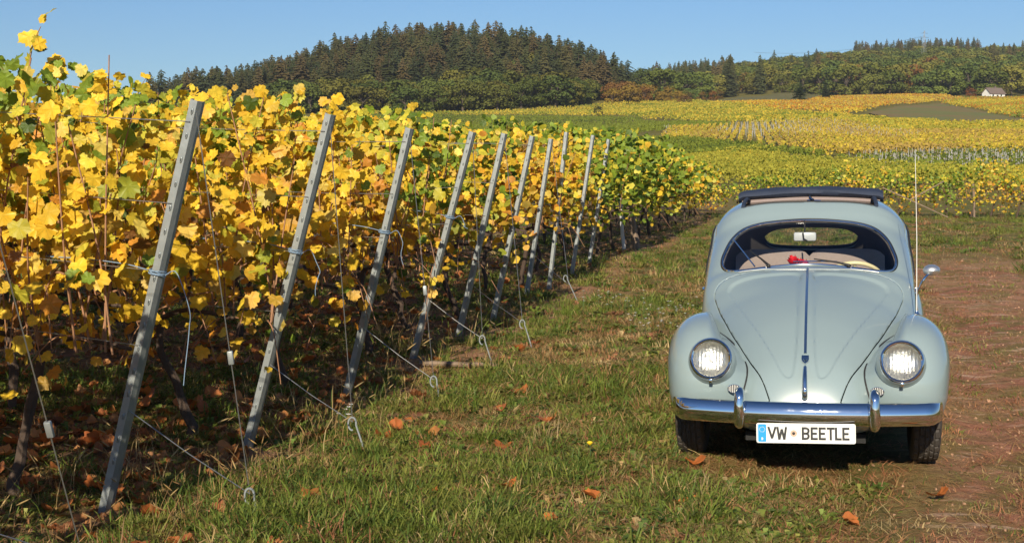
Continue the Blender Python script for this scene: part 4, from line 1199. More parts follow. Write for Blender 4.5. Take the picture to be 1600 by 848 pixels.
def woods():
    r = np.random.default_rng(42)
    # --- left hill: spruces on the dome
    c = np.c_[r.uniform(-192, 98, 9000), r.uniform(640, 880, 9000)]
    bump = np.exp(-(np.abs(c[:, 0] + 34) / np.where(c[:, 0] < -34, 105., 92.)) ** 2.5 - (np.abs(c[:, 1] - 800) / 110.) ** 2.4)
    lowcut = np.interp(c[:, 0], [-225, -140, -60, 60, 90], [.02, .06, .20, .30, .18])
    c = c[(bump > lowcut) | ((c[:, 0] < -120) & (c[:, 1] > 690) & (c[:, 1] < 800))]
    c = poisson(c, 6.4, r)
    c = c[np.argsort(c[:, 1])]
    # the ones that show most: lower on the front slope, plus those on the skyline
    hts = r.uniform(14.5, 25.5, len(c)) * np.where(c[:, 0] < -120, .85, 1)
    front = c[:, 1] < 812
    idx = np.where(front)[0]; back = np.where(~front)[0]
    if len(idx) > 270:
        sel = np.zeros(len(c), bool); sel[idx[np.linspace(0, len(idx) - 1, 270).astype(int)]] = True
    else:
        sel = front
    plant(spruces, c[sel], hts[sel], spruce_tint(sel.sum(), r), 'spruce_tree', 'spruce', 'spruces on the domed hill', r, 1.45)
    gn_trees(spruces, c[~sel], hts[~sel], spruce_tint((~sel).sum(), r), 'spruce_wood', 'more dark spruces filling the wood on the domed hill', r, 1.45)
    # --- broadleaf belt along the foot of the dome
    c = np.c_[r.uniform(-112, 100, 5000), r.uniform(590, 760, 5000)]
    lo = np.interp(c[:, 0], [-150, -90, -40, 20, 60, 100], [600, 592, 600, 655, 695, 728]); c = c[(c[:, 1] > lo) & (c[:, 1] < lo + np.interp(c[:, 0], [-150, -60, 0, 60, 100], [25, 60, 95, 70, 40]))]
    c = poisson(c, 8.5, r)[:120]; n = len(c)
    h = r.uniform(13, 19, n) * np.interp(c[:, 0], [-150, 20, 70, 100], [1, 1, .62, .5]); tn = leaf_tint(n, r, .05) * .78; e = c[:, 0] > 45
    tn[e] = leaf_tint(e.sum(), r, .75)
    plant(leafs, c, h, tn, 'broadleaf_tree', 'broadleaf tree', 'broadleaf trees along the foot of the domed hill', r, 1.25)
    # --- right hill
    c = np.c_[r.uniform(60, 850, 22000), r.uniform(740, 1560, 22000)]
    u = c[:, 0] / c[:, 1]
    edge = np.interp(u, [.09, .13, .165, .195, .22, .25, .30, .33, .40], [740, 760, 905, 905, 880, 815, 806, 800, 800])
    c = c[(c[:, 1] > edge) & (u > .095) & (u < .56)]
    c = poisson(c, 14.0, r); u = c[:, 0] / c[:, 1]
    c = c[np.argsort(c[:, 1])]; u = c[:, 0] / c[:, 1]
    hts = r.uniform(15, 23, len(c)); n = len(c)
    tn = leaf_tint(n, r, .06)
    front = np.where(u < .41)[0][:175]
    sel = np.zeros(n, bool); sel[front] = True
    plant(leafs, c[sel], hts[sel], tn[sel], 'broadleaf_tree', 'broadleaf tree', 'broadleaf trees on the right hill', r, 1.3, 'right')
    gn_trees(leafs, c[~sel], hts[~sel], tn[~sel], 'broadleaf_wood', 'olive broadleaf wood covering the upper slope of the right hill', r, 1.3)
    # --- spruces of the right hill: ridge and left flank
    rid = []
    for k in range(150):
        q = r.uniform(.252, .345); d = r.uniform(1385, 1500); rid.append((q * d, d))
    for k in range(40): q = r.uniform(.352, .40); d = r.uniform(1050, 1240); rid.append((q * d, d))
    for k in range(110): q = r.uniform(.098, .165); d = r.uniform(900, 1240); rid.append((q * d, d))
    for k in range(16): q = r.uniform(.16, .24); d = r.uniform(880, 1150); rid.append((q * d, d))
    rid = np.array(rid); n = len(rid); hh = r.uniform(19, 28, n)
    gn_trees(spruces, rid, hh, spruce_tint(n, r) * 1.1, 'spruce_wood', 'distant dark spruces along the ridge of the right hill', r, 1.0)
woods()

def special_trees():
    r = np.random.default_rng(5)
    def one(meshes, name, x, y, h, tn, label, w=1.0):
        o = link(name, meshes[int(r.integers(len(meshes)))], None, (x, y, hz(x, y) - .2), (0, 0, float(r.uniform(0, 6))))
        o.scale = (h * w, h * w, h); o['tint'] = list(tn); tag(o, label, 'tree')
    one(spruces, 'spruce_tree', 136.1, 639.5, 9.5, (.028, .040, .016), 'dark spruce standing alone left of its neighbour in front of the meadow', 2.1)
    one(spruces, 'spruce_tree', 163.1, 705, 8.5, (.032, .040, .018), 'smaller dark spruce at the right edge of the pale meadow', 1.9)
    one(bushes, 'round_bush', 253, 746.3, 7.5, (.20, .075, .030), 'rusty round bush standing left of the white house', 1.1)
    one(bushes, 'round_bush', 278, 764, 8.0, (.12, .10, .025), 'olive bush close behind the right end of the white house', 1.1)
    one(bushes, 'round_bush', 35.8, 560.5, 5.5, (.05, .055, .02), 'dark bush standing alone in the yellow field below the domed hill', 1.1)
    one(bushes, 'round_bush', 197, 880, 12, (.24, .06, .030), 'red autumn tree at the edge of the wood above the meadow', .9)
    one(bushes, 'round_bush', 212, 884, 9, (.20, .085, .03), 'russet bush beside the red tree at the wood edge', 1.0)
    one(leafs, 'broadleaf_tree', 296, 1370, 17, (.34, .19, .02), 'golden tree glowing on the skyline left of the ridge spruces', 1.4)
    one(bushes, 'round_bush', 88, 690, 6.0, (.22, .12, .04), 'tawny bush at the right end of the wood below the domed hill', 1.9)
    for k, (x, y) in enumerate(((104, 742), (113, 760), (121, 790), (96, 735))):
        one(bushes, 'round_bush', x, y, 6.5, [(.20, .12, .03), (.24, .10, .03), (.17, .11, .03), (.12, .09, .03)][k], ['tawny bush leftmost in the hedge beside the pale meadow', 'orange bush in the middle of the hedge beside the pale meadow', 'ochre bush at the far end of the hedge beside the pale meadow', 'olive bush where the hedge meets the domed hill'][k], 1.3)
special_trees()

# ------------------------------------------------------------------ white house, pylon, stakes
simple('lime_wall', (.78, .76, .72), .8, var=.05, scale=1.0)
simple('roof_tile', (.17, .125, .105), .8, var=.25, scale=1.5)
simple('dark_opening', (.03, .028, .025), .6)
def white_house():
    h = empty('white_house', (266, 748.1, hz(266, 748.1) - .2), (0, 0, R(24))); tag(h, 'small white house with a brown pitched roof at the edge of the far wood', 'house')
    mb = MB(); w, d, e, r_ = 5.2, 3.2, 3.0, 5.9
    v = [(-w, -d, 0), (w, -d, 0), (w, d, 0), (-w, d, 0), (-w, -d, e), (w, -d, e), (w, d, e), (-w, d, e), (-w, 0, r_ - .15), (w, 0, r_ - .15)]
    mb.add(v, [(0, 1, 5, 4), (1, 2, 6, 9, 5), (2, 3, 7, 6), (3, 0, 4, 8, 7), (3, 2, 1, 0)]); mb.build('wall', MAT['lime_wall'], h, smooth=False)
    mb = MB(); o = .5
    for s in (-1, 1):
        mb.add([(-w - o, s * (d + o), e - .45), (w + o, s * (d + o), e - .45), (w + o, 0, r_), (-w - o, 0, r_), (-w - o, s * (d + o), e - .15), (w + o, s * (d + o), e - .15), (w + o, 0, r_ + .3), (-w - o, 0, r_ + .3)],
               [(0, 1, 2, 3), (4, 7, 6, 5), (0, 4, 5, 1), (1, 5, 6, 2), (3, 2, 6, 7), (0, 3, 7, 4)])
    rf = mb.build('roof', MAT['roof_tile'], h, smooth=False)
    mb = MB(); mb.box((1.4, .4, r_ - .8), (2.2, 1.2, r_ + 1.1)); mb.build('chimney', MAT['roof_tile'], rf, smooth=False)
    for x in (-3.2, 2.6):
        mb = MB(); mb.box((x - .5, -d - .03, 1.2), (x + .5, -d + .1, 2.3)); mb.build('window', MAT['dark_opening'], h, smooth=False)
    mb = MB(); mb.box((-.6, -d - .03, 0), (.5, -d + .1, 2.1)); mb.build('door', MAT['dark_opening'], h, smooth=False)
    mb = MB(); mb.box((w - .1, -.7, 1.3), (w + .03, .7, 2.6)); mb.build('window', MAT['dark_opening'], h, smooth=False)
white_house()
simple('galvanised', (.22, .23, .23), .5, metal=.6, var=.15, scale=3.0)
def pylon():
    x, y = 341.3, 1124.9; p = empty('power_pylon', (x, y, hz(x, y)), (0, 0, R(20))); tag(p, 'thin lattice power pylon rising out of the right hill wood', 'pylon')
    mb = MB(); Ht = 36
    def wd(z): return 2.2 * (1 - z / Ht) + .25
    for sx in (-1, 1):
        for sy in (-1, 1): mb.tube([(sx * wd(0), sy * wd(0), 0), (sx * wd(Ht), sy * wd(Ht), Ht)], .09, 4)
    zs = np.linspace(0, Ht, 12)
    for a, b in zip(zs[:-1], zs[1:]):
        for s in (-1, 1):
            mb.tube([(-wd(a), s * wd(a), a), (wd(b), s * wd(b), b)], .045, 4); mb.tube([(s * wd(a), -wd(a), a), (s * wd(b), wd(b), b)], .045, 4)
    mb.build('lattice', MAT['galvanised'], p)
    for z, L in ((30, 4.5), (33.5, 3.2)):
        mb = MB(); mb.tube([(-L, 0, z), (0, 0, z + .7), (L, 0, z)], .14, 4); mb.build('cross_arm', MAT['galvanised'], p)
    c0 = Vector((x - 2.2, y, hz(x, y) + 31)); c1 = Vector((230, 1290, hz(230, 1290) + 26))
    pts = [c0.lerp(c1, q) - Vector((0, 0, 22 * q * (1 - q))) for q in np.linspace(0, 1, 20)]
    mb = MB(); mb.tube(pts, .09, 4); tag(mb.build('power_line', MAT['galvanised'], None), 'thin power line sagging from the pylon along the right hill', 'cable')
pylon()
def stakes(name, label, poly, sp, row, hgt, th, seed):
    r = np.random.default_rng(seed); P = np.asarray(poly, float); lo, hi = P.min(0), P.max(0)
    gx, gy = np.meshgrid(np.arange(lo[0], hi[0], sp), np.arange(lo[1], hi[1], row)); w = np.stack([gx.ravel(), gy.ravel()], 1) + r.uniform(-.4, .4, (gx.size, 2))
    w = w[in_poly(w[:, 0], w[:, 1], P)]; w = w[r.uniform(size=len(w)) < .85]; n = len(w)
    z = height(w[:, 0], w[:, 1], False); hh = hgt * r.uniform(.8, 1.15, n); ln = r.normal(0, .06, (n, 2))
    V = np.zeros((n, 8, 3)); t_ = th * r.uniform(.7, 1.3, n) / 2
    for k, (sx, sy) in enumerate(((-1, -1), (1, -1), (1, 1), (-1, 1))):
        V[:, k, 0] = w[:, 0] + sx * t_; V[:, k, 1] = w[:, 1] + sy * t_; V[:, k, 2] = z - .2
        V[:, k + 4, 0] = w[:, 0] + sx * t_ + ln[:, 0] * hh; V[:, k + 4, 1] = w[:, 1] + sy * t_ + ln[:, 1] * hh; V[:, k + 4, 2] = z + hh
    q = np.array([(0, 1, 5, 4), (1, 2, 6, 5), (2, 3, 7, 6), (3, 0, 4, 7), (4, 5, 6, 7)])
    F = (np.arange(n)[:, None, None] * 8 + q[None]).reshape(-1, 4)
    return tag(link(name, mesh_np(name, V.reshape(-1, 3), F, [MAT['pale_stake']], False)), label, kind='stuff')
stakes('vineyard_stakes', 'pale stakes standing thick in the ochre vineyard', [(33, 225), (44, 278), (60, 300), (72.2, 311.2), (62, 200), (50, 170), (40, 200)], 1.25, 2.4, 1.35, .035, 3)
stakes('vineyard_stakes', 'pale stakes of the young vines at the right', [(26, 104), (30.4, 116.4), (41.4, 131), (58, 140), (58, 105), (42, 92), (30, 84)], 0.8, 1.5, 1.0, .028, 4)
stakes('vineyard_stakes', 'row of stakes along the upper edge of the ochre vineyard', [(23.5, 194), (31, 280), (33, 280), (25, 194)], 2.6, 6.0, 1.5, .06, 6)

# ------------------------------------------------------------------ air: a thin haze over the whole valley
def haze():
    t = NT('haze'); pv = t.n('ShaderNodeVolumePrincipled')
    pv.inputs['Color'].default_value = (.82, .88, .95, 1); pv.inputs['Density'].default_value = HAZE; pv.inputs['Anisotropy'].default_value = .1
    t.l(pv.outputs[0], t.out.inputs['Volume'])
    mb = MB(); mb.box((-1420, -140, -4), (1420, 2100, 195)); tag(mb.build('haze', t.m, None, smooth=False), 'thin autumn haze over the valley', kind='stuff')
HAZE = .00009
haze()
# ------------------------------------------------------------------ vineyard in front: materials
def leaf_material(name, attr):
    t = NT(name); v = t.obj()
    a = t.n('ShaderNodeAttribute')
    if attr == 'GEOMETRY': a.attribute_type = 'GEOMETRY'
    else: a.attribute_type = 'INSTANCER'
    a.attribute_name = 'tint'
    e = t.n('ShaderNodeAttribute'); e.attribute_type = 'GEOMETRY'; e.attribute_name = 'edge'
    es = t.n('ShaderNodeSeparateXYZ'); t.l(e.outputs['Vector'], es.inputs[0])
    margin, vein = es.outputs[0], es.outputs[1]
    nz = t.noise(t.pos(), 38.0, 4, .65); nb = t.noise(t.pos(), 11.0, 3)
    base = a.outputs['Color']
    # greener along the veins, browner and brighter towards the margin, spotted
    c = t.mix(t.math('MULTIPLY', t.maprange(vein, .55, 1.0), .32), base, t.mix(.5, base, (.10, .16, .02)))
    c = t.mix(t.math('MULTIPLY', t.maprange(t.math('ADD', margin, t.math('MULTIPLY', nz, .5)), 1.05, 1.45), .55), c, t.mix(.35, base, (.20, .075, .018)))
    c = t.mix(t.math('MULTIPLY', t.maprange(nz, .62, .75), .55), c, t.mix(.3, base, (.12, .055, .015)))
    c = t.mix(t.maprange(nb, .3, .7), t.mix(1.0, c, (.80, .80, .80), 'MULTIPLY'), t.mix(1.0, c, (1.14, 1.10, 1.0), 'MULTIPLY'))
    nrm = t.bump(t.math('ADD', t.math('MULTIPLY', vein, .7), t.math('MULTIPLY', nz, .6)), .45, .006)
    p = t.pr(c, .48, 0.0, nrm, Specular_IOR_Level=.35)
    tr = t.n('ShaderNodeBsdfTranslucent'); t.l(t.mix(1.0, c, (1.05, 1.0, .6), 'MULTIPLY'), tr.inputs['Color'])
    mx = t.n('ShaderNodeMixShader'); mx.inputs[0].default_value = .36
    t.l(p.outputs[0], mx.inputs[1]); t.l(tr.outputs[0], mx.inputs[2])
    MAT[name] = t.done(mx)
leaf_material('vine_leaf', 'INSTANCER'); leaf_material('vine_leaf_mass', 'GEOMETRY')
simple('vine_bark', (.075, .050, .036), .95, var=.5, scale=40, bump=.8, bscale=120)
simple('cane', (.30, .150, .075), .75, var=.35, scale=25)
simple('zinc', (.31, .335, .335), .50, metal=.55, var=.25, scale=18, bump=.15, bscale=60)
simple('zinc_dark', (.05, .052, .055), .6)
simple('zinc_bright', (.62, .62, .60), .35, metal=.5)
simple('wire', (.34, .34, .33), .4, metal=.8)
simple('twine_blue', (.20, .29, .40), .8)
simple('old_wood', (.23, .165, .115), .9, var=.35, scale=8, bump=.4, bscale=60)
simple('white_stake', (.66, .64, .60), .6, var=.15, scale=10)

# ------------------------------------------------------------------ leaf shapes
def leaf_proto(seed, simple_=False):
    r = np.random.default_rng(seed)
    if simple_:
        ang = np.radians([0, 30, 58, 88, 122, 162]); rad = np.array([1, .78, .95, .79, .84, .58])
    else:
        ang = np.radians([0, 10, 20, 29, 40, 50, 59, 70, 84, 97, 110, 124, 140, 156, 172]); rad = np.array([1.02, .87, .89, .74, .88, .85, .97, .83, .73, .84, .79, .85, .71, .69, .46])
    rad = rad * r.uniform(.90, 1.10, len(rad))
    L = [(a, q) for a, q in zip(ang, rad)]; Rr = [(-a, q * r.uniform(.92, 1.08)) for a, q in zip(ang[1:], rad[1:])]
    ring = L + Rr[::-1]
    lobes = np.radians([0, 59, 124, -59, -124])
    V = [(0, 0, 0)]; E = [(0, 1)]
    cup = r.uniform(-.35, .50); fold = r.uniform(.0, .45); curl = r.uniform(-.35, .55); tw = r.uniform(-.3, .3)
    sc = .5
    def shape(a, q):
        x = math.sin(a) * q * 1.06; y = -math.cos(a) * q + .0
        z = -cup * q * q * .35 + fold * abs(x) * .35 + .07 * q * math.cos(5 * a + seed) - curl * max(0, -y) ** 2 * .35 + tw * x * y * .5
        return (x * sc, y * sc, z * sc)
    n = len(ring)
    if not simple_:
        for a, q in ring: V.append(shape(a, q * .55)); E.append((.55, max(0, 1 - np.min(np.abs(lobes - a)) * 4.2)))
    for a, q in ring:
        V.append(shape(a, q)); E.append((1.0, max(0, 1 - np.min(np.abs(lobes - a)) * 4.2)))
    F = []
    if simple_:
        F = [(0, 1 + k, 1 + k + 1) for k in range(n - 1)] + [(0, n, 1)]
    else:
        F = [(0, 1 + k, 2 + k) for k in range(n - 1)] + [(0, n, 1)]
        for k in range(n):
            k2 = (k + 1) % n
            F.append((1 + k, 1 + n + k, 1 + n + k2)); F.append((1 + k, 1 + n + k2, 1 + k2))
    return np.array(V), np.array(F), np.array(E)
LEAF = [leaf_proto(k) for k in range(10)]
LEAF_S = [leaf_proto(50 + k, True) for k in range(6)]
def edge_attr(me, E):
    c = np.zeros((len(E), 4), np.float32); c[:, 0] = E[:, 0]; c[:, 1] = E[:, 1]; c[:, 3] = 1
    a = me.color_attributes.new('edge', 'FLOAT_COLOR', 'POINT'); a.data.foreach_set('color', c.ravel())
LEAF_ME = []
for k, (V, F, E) in enumerate(LEAF):
    me = mesh_np('leaf', V, F, [MAT['vine_leaf']], True); edge_attr(me, E); LEAF_ME.append(me)

def frames(nrm, tip):
    n = nrm / (np.linalg.norm(nrm, axis=1)[:, None] + 1e-9)
    t = tip - n * (tip * n).sum(1)[:, None]; t /= np.linalg.norm(t, axis=1)[:, None] + 1e-9
    y = -t; x = np.cross(y, n)
    return np.stack([x, y, n], 2)                       # columns: local axes

def leaf_mass(cen, rotm, size, col, protos, mat, name, parent, seed):
    r = np.random.default_rng(seed); n = len(cen); pick = r.integers(len(protos), size=n)
    Vs, Fs, Cs, Es, off = [], [], [], [], 0
    for k, (V, F, E) in enumerate(protos):
        m = np.where(pick == k)[0]
        if not len(m): continue
        W = np.einsum('nij,vj->nvi', rotm[m], V) * size[m][:, None, None] + cen[m][:, None, :]
        nv = len(V); Vs.append(W.reshape(-1, 3)); Fs.append((F[None] + (np.arange(len(m)) * nv)[:, None, None] + off).reshape(-1, 3))
        Cs.append(np.repeat(col[m], nv, 0)); Es.append(np.tile(E, (len(m), 1))); off += nv * len(m)
    me = mesh_np(name, np.concatenate(Vs), np.concatenate(Fs), [mat], True)
    set_color(me, np.concatenate(Cs)); edge_attr(me, np.concatenate(Es))
    o = link(name, me, parent); o['kind'] = 'stuff'
    return o

# leaf colours
C_YEL, C_GOLD, C_LIME, C_GRN, C_DGRN, C_ORG, C_BRN = map(np.array, ((.90, .595, .050), (.86, .49, .050), (.64, .57, .060), (.24, .34, .040), (.095, .155, .022), (.64, .28, .040), (.26, .12, .04)))
def leaf_colors(h, green, orange, r):
    """h: height 0..1 in the hedge; green / orange: leaning of this plant, per leaf"""
    n = len(h); q = r.uniform(size=n)
    g = np.clip(green + .62 * (h - .58), .04, .95); o = np.clip(orange * (1.55 - 1.5 * h), .03, .85)
    c = np.where((q < .66)[:, None], C_YEL, C_GOLD); c = np.where((q > .90)[:, None], np.array([.84, .68, .20]), c); c = np.where(((q > .80) & (q <= .90))[:, None], np.array([.80, .46, .13]), c)
    isg = r.uniform(size=n) < g; q2 = r.uniform(size=n)
    gc = np.where((q2 < .60 - .35 * g)[:, None], C_LIME, np.where((q2 < .93 - .15 * g)[:, None], C_GRN, C_DGRN))
    c = np.where(isg[:, None], gc, c)
    iso = (~isg) & (r.uniform(size=n) < o)
    c = np.where(iso[:, None], np.where((r.uniform(size=n) < .68)[:, None], C_ORG, C_BRN), c)
    m = np.where((q < .5)[:, None], c, c * .62 + .38 * np.where((q2 < .5)[:, None], C_YEL, C_LIME))
    m = np.where(isg[:, None] & (g > .6)[:, None], c, m)
    return m * r.uniform(.78, 1.18, (n, 1))

ORD = ['nearest', 'second', 'third', 'fourth', 'fifth', 'sixth', 'seventh', 'eighth', 'ninth', 'tenth', 'eleventh', 'twelfth', 'thirteenth', 'fourteenth', 'fifteenth', 'sixteenth', 'seventeenth', 'eighteenth', 'nineteenth', 'twentieth', 'twenty first', 'twenty second']
TOP_Z = 1.95
def grapevine(base, rdir, length, nleaf, nobj, green, orange, seed, label, group, top=1.95, low=.55, thick=.17, full=True, trunk_h=.72, shoots=2, petal=1.0, headon=0.0):
    """one vine: gnarled trunk, canes, hanging leaves; the base is on the ground"""
    r = np.random.default_rng(seed)
    root = empty('grapevine', (base[0], base[1], hz(base[0], base[1]) - .02)); tag(root, label, 'grapevine', group)
    rd = np.array([rdir[0], rdir[1], 0.]); slope = (hz(base[0] + rd[0], base[1] + rd[1]) - hz(base[0] - rd[0], base[1] - rd[1])) / 2
    rn = np.array([rdir[1], -rdir[0], 0.]); 
    if rn[1] > 0: rn = -rn                               # towards the camera
    # trunk
    k = 9; zz = np.linspace(0, trunk_h, k); wob = np.cumsum(r.normal(0, .016, (k, 2)), 0)
    tp = np.stack([wob[:, 0] + .06 * np.sin(zz * 4 + r.uniform(0, 6)), wob[:, 1], zz], 1); tp -= tp[0] * [1, 1, 0]
    mb = MB(); mb.tube(tp, np.linspace(.030, .021, k) * r.uniform(.85, 1.2, k), 7)
    for s in (-1, 1):
        arm = [tp[-1], tp[-1] + rd * s * .18 + [0, 0, .06], tp[-1] + rd * s * .48 + [0, 0, .05 + slope * s * .48]]
        mb.tube(catmull(arm, 4), np.linspace(.018, .010, 9), 6)
    mb.build('trunk', MAT['vine_bark'], root)
    # canes
    mb = MB(); tips = []
    nc = 16 if full else 5
    for q in range(nc):
        t0 = r.uniform(-.5, .5) * length; off = r.normal(0, .05)
        p0 = np.array([rd[0] * t0, rd[1] * t0, trunk_h + .04 + slope * t0]) + rn * off
        zt = top * r.uniform(.72, 1.0); lean = r.normal(0, .22); out = r.normal(.04, .13)
        pts = [p0, p0 + rd * lean * .3 + rn * out * .6 + [0, 0, (zt - p0[2]) * .45], p0 + rd * lean + rn * out + [0, 0, zt - p0[2]]]
        mb.tube(catmull(pts, 5), np.linspace(.0065, .003, 11), 5)
    for q in range(14 if full else 2):                    # hanging and slanting canes low down
        t0 = r.uniform(-.5, .5) * length; p0 = np.array([rd[0] * t0, rd[1] * t0, r.uniform(.75, 1.15) + slope * t0]) + rn * r.uniform(-.02, .16)
        p2 = p0 + rd * r.uniform(-.5, .5) + rn * r.uniform(.02, .22) - [0, 0, r.uniform(.1, .5)]
        mb.tube(catmull([p0, (p0 + p2) / 2 + [0, 0, .10], p2], 5), np.linspace(.005, .0025, 11), 5)
    sh = []
    for q in range(shoots):                              # shoots above the hedge
        t0 = r.uniform(-.5, .5) * length; p0 = np.array([rd[0] * t0, rd[1] * t0, top - .15 + slope * t0]) + rn * r.normal(0, .08)
        d = np.array([r.normal(0, .14), r.normal(0, .14), 0]); hh = r.uniform(.08, .27)
        pts = catmull([p0, p0 + d * .4 + [0, 0, hh * .65], p0 + d + [0, 0, hh]], 5); mb.tube(pts, np.linspace(.004, .0018, len(pts)), 5); sh.append(pts)
    o = mb.build('canes', MAT['cane'], root); o['kind'] = 'stuff'
    # leaves
    N = nleaf; t_ = r.uniform(-.5, .5, N) * length * 1.12; q = r.uniform(size=N)
    zl = low + (top - low) * (1 - (1 - q) ** .92)
    keep = r.uniform(size=N) < np.interp(zl, [low, low + .2, low + .42, low + .75, top - .1, top], [.08, .24, .46, .9, 1, .75])
    t_, zl = t_[keep], zl[keep]; N = len(t_)
    side = r.normal(0, 1, N); dep = side * thick * np.interp(zl, [low, 1.1, top], [.8, 1.1, .75])
    lump = (vnoise(t_ * 3.2 + seed * 3.7, zl * 3.4, 77) - .5) * .22
    cen = rd[None] * t_[:, None] + rn[None] * (dep + lump)[:, None]; cen[:, 2] += zl + slope * t_ + (vnoise(t_ * 2.3 + seed, zl * 0, 31) - .5) * .20 * (zl > top - .5)
    sg = np.where(side > -.25, 1.0, -1.0)
    nrm = rn[None] * (sg * .95)[:, None] + rand_unit(N, r) * .85 + np.array([0, 0, .42])
    tip = np.array([0, 0, -1.0]) + rand_unit(N, r) * .65
    size = petal * r.uniform(.056, .130, N) * np.interp(zl, [low, 1.2, top], [.85, 1.05, .85])
    for pts in sh:                                       # leaves up the shoots
        for w in pts[2::2]:
            m_ = 2; cen = np.concatenate([cen, w + r.normal(0, .03, (m_, 3))]); nrm = np.concatenate([nrm, rn + rand_unit(m_, r) + [0, 0, .5]]); tip = np.concatenate([tip, rand_unit(m_, r) + [0, 0, -.3]])
            size = np.concatenate([size, petal * r.uniform(.05, .11, m_)]); dep = np.concatenate([dep, np.full(m_, .3)])
    N = len(cen); hq = np.clip((cen[:, 2] - low) / (top - low), 0, 1)
    wx = cen[:, 0] + base[0]; wy = cen[:, 1] + base[1]
    g_ = green + (vnoise(wx * 1.7, cen[:, 2] * 1.9 + wy * .6, 61) - .5) * 1.0
    col = leaf_colors(hq, g_, np.full(N, orange), r)
    rot = frames(nrm, tip)
    order = np.argsort(-(dep + r.uniform(0, .06, N)) * size / .10); nobj = min(nobj, N)
    so, sm = order[:nobj], order[nobj:]
    for i in so:
        m4 = Matrix(rot[i].tolist()).to_4x4(); o = bpy.data.objects.new('leaf', LEAF_ME[int(r.integers(len(LEAF_ME)))]); COL.objects.link(o); o.parent = root
        m4 = m4 @ Matrix.Diagonal((size[i], size[i], size[i], 1)); m4.translation = Vector(cen[i]); o.matrix_basis = m4
        o['tint'] = [float(c) for c in col[i]]
    if len(sm):
        leaf_mass(cen[sm], rot[sm], size[sm], col[sm], LEAF if full else LEAF_S, MAT['vine_leaf_mass'], 'foliage', root, seed)
    return root

# ------------------------------------------------------------------ trellis: posts, wires, anchors, twine
def perp_dir(): return ROW
FEET = [(-2.24, 4.45), (-1.886, 6.09), (-1.50, 7.48), (-1.14, 9.12), (-.81, 10.84), (-.50, 12.32), (-.20, 13.57), (.17, 16.0), (.46, 16.75), (.84, 18.9), (1.18, 20.63)]
TOPX = [.50, .53, .54, .48, .52, .45, .42, .30, .22, .30, .30]
LENG = [1.95, 1.88, 1.865, 1.82, 1.825, 1.86, 1.86, 1.86, 1.95, 1.95, 1.92]
def post_axis(k):
    f = np.array([*FEET[k], 0.0]); f[2] = hz(f[0], f[1])
    d = np.array([-ROW[0] * TOPX[k], -ROW[1] * TOPX[k], LENG[k]])
    return f, f + d
slot_mb = MB(); a_ = np.linspace(0, 2 * np.pi, 12, endpoint=False)
slot_mb.grid(np.array([[(.0060 * math.cos(q) * s, 0 - y, .017 * math.sin(q) * s) for q in a_] for s, y in ((1, 0), (.8, .0045), (.45, .0055))]), cv=True, flip=True)
slot_me = mesh_np('slot', np.concatenate(slot_mb.v), slot_mb.f, [MAT['zinc']], True, 60)
def end_post(k, label):
    f, tp = post_axis(k); d = Vector(tp - f); L = d.length
    ez = d.normalized(); ex = Vector((1, -.25, 0)); ex = (ex - ez * ex.dot(ez)).normalized(); ey = ez.cross(ex)
    M = Matrix((ex, ey, ez)).transposed()
    root = empty('end_post', tuple(f)); root.rotation_euler = M.to_euler(); tag(root, label, 'post', 'leaning steel posts at the ends of the vine rows')
    w = .028; t_ = .0035
    prof = [(-w, .030), (-w, .006), (-w * .62, -.022), (w * .62, -.022), (w, .006), (w, .030), (w - t_, .030), (w - t_, .008), (w * .56, -.018), (-w * .56, -.018), (-w + t_, .008), (-w + t_, .030)]
    mb = MB(); zs = np.array([-.25, L]); P = np.array([[(x, y, z) for x, y in prof] for z in zs]); mb.grid(P, cv=True); n = len(prof)
    for (i, j, a, b) in ((0, 1, 10, 11), (1, 2, 9, 10), (2, 3, 8, 9), (3, 4, 7, 8), (4, 5, 6, 7)): mb.f.append((n + i, n + j, n + a, n + b)); mb.mi.append(0)
    mb.build('steel_profile', MAT['zinc'], root, smooth=False)
    ns = 16 if k < 5 else 9
    for q in range(ns):
        z = L - .05 - q * (L - .2) / ns
        link('slot', slot_me, root, (0.004, -.0222, z))
    return root
for k in range(1, 11):
    end_post(k, 'leaning grey steel post, %s of the row of end posts' % ORD[k - 1])
end_post(0, 'leaning grey steel post at the bottom left corner, nearest the camera of all')

def wire_obj(name, pts, r_, label, mat='wire', group=None):
    mb = MB(); mb.tube(pts, r_, 5); return tag(mb.build(name, MAT[mat], None), label, 'wire', group)
def row_pt(k, t, z, off=0.0):
    x, y = FEET[k][0] + ROW[0] * t, FEET[k][1] + ROW[1] * t
    return np.array([x, y, hz(x, y) + z])
for k in range(0, 7):
    f, tp = post_axis(k); L = np.linalg.norm(tp - f)
    for nm, q in (('lowest', .42), ('lower middle', .60), ('upper middle', .76), ('top', .95)):
        p0 = f + (tp - f) * q + np.array([0, -.03, 0]); z = p0[2] - f[2]
        pts = [p0] + [row_pt(k, t, z + .02 * math.sin(t * 2 + k)) + np.array([0, -.02, 0]) for t in np.linspace(.4, 5.2, 9)]
        wire_obj('trellis_wire', catmull(pts, 3), .0022, '%s trellis wire strung along the vines from the %s' % (nm, ('%s leaning post' % ORD[k - 1]) if k else 'post at the bottom left corner'), group='trellis wires')
ANCH = {0: (-1.56, 4.9), 1: (-1.18, 6.09), 2: (-.82, 7.39), 3: (-.49, 8.93), 4: (-.16, 10.57), 5: (.17, 11.48), 7: (.75, 15.3)}
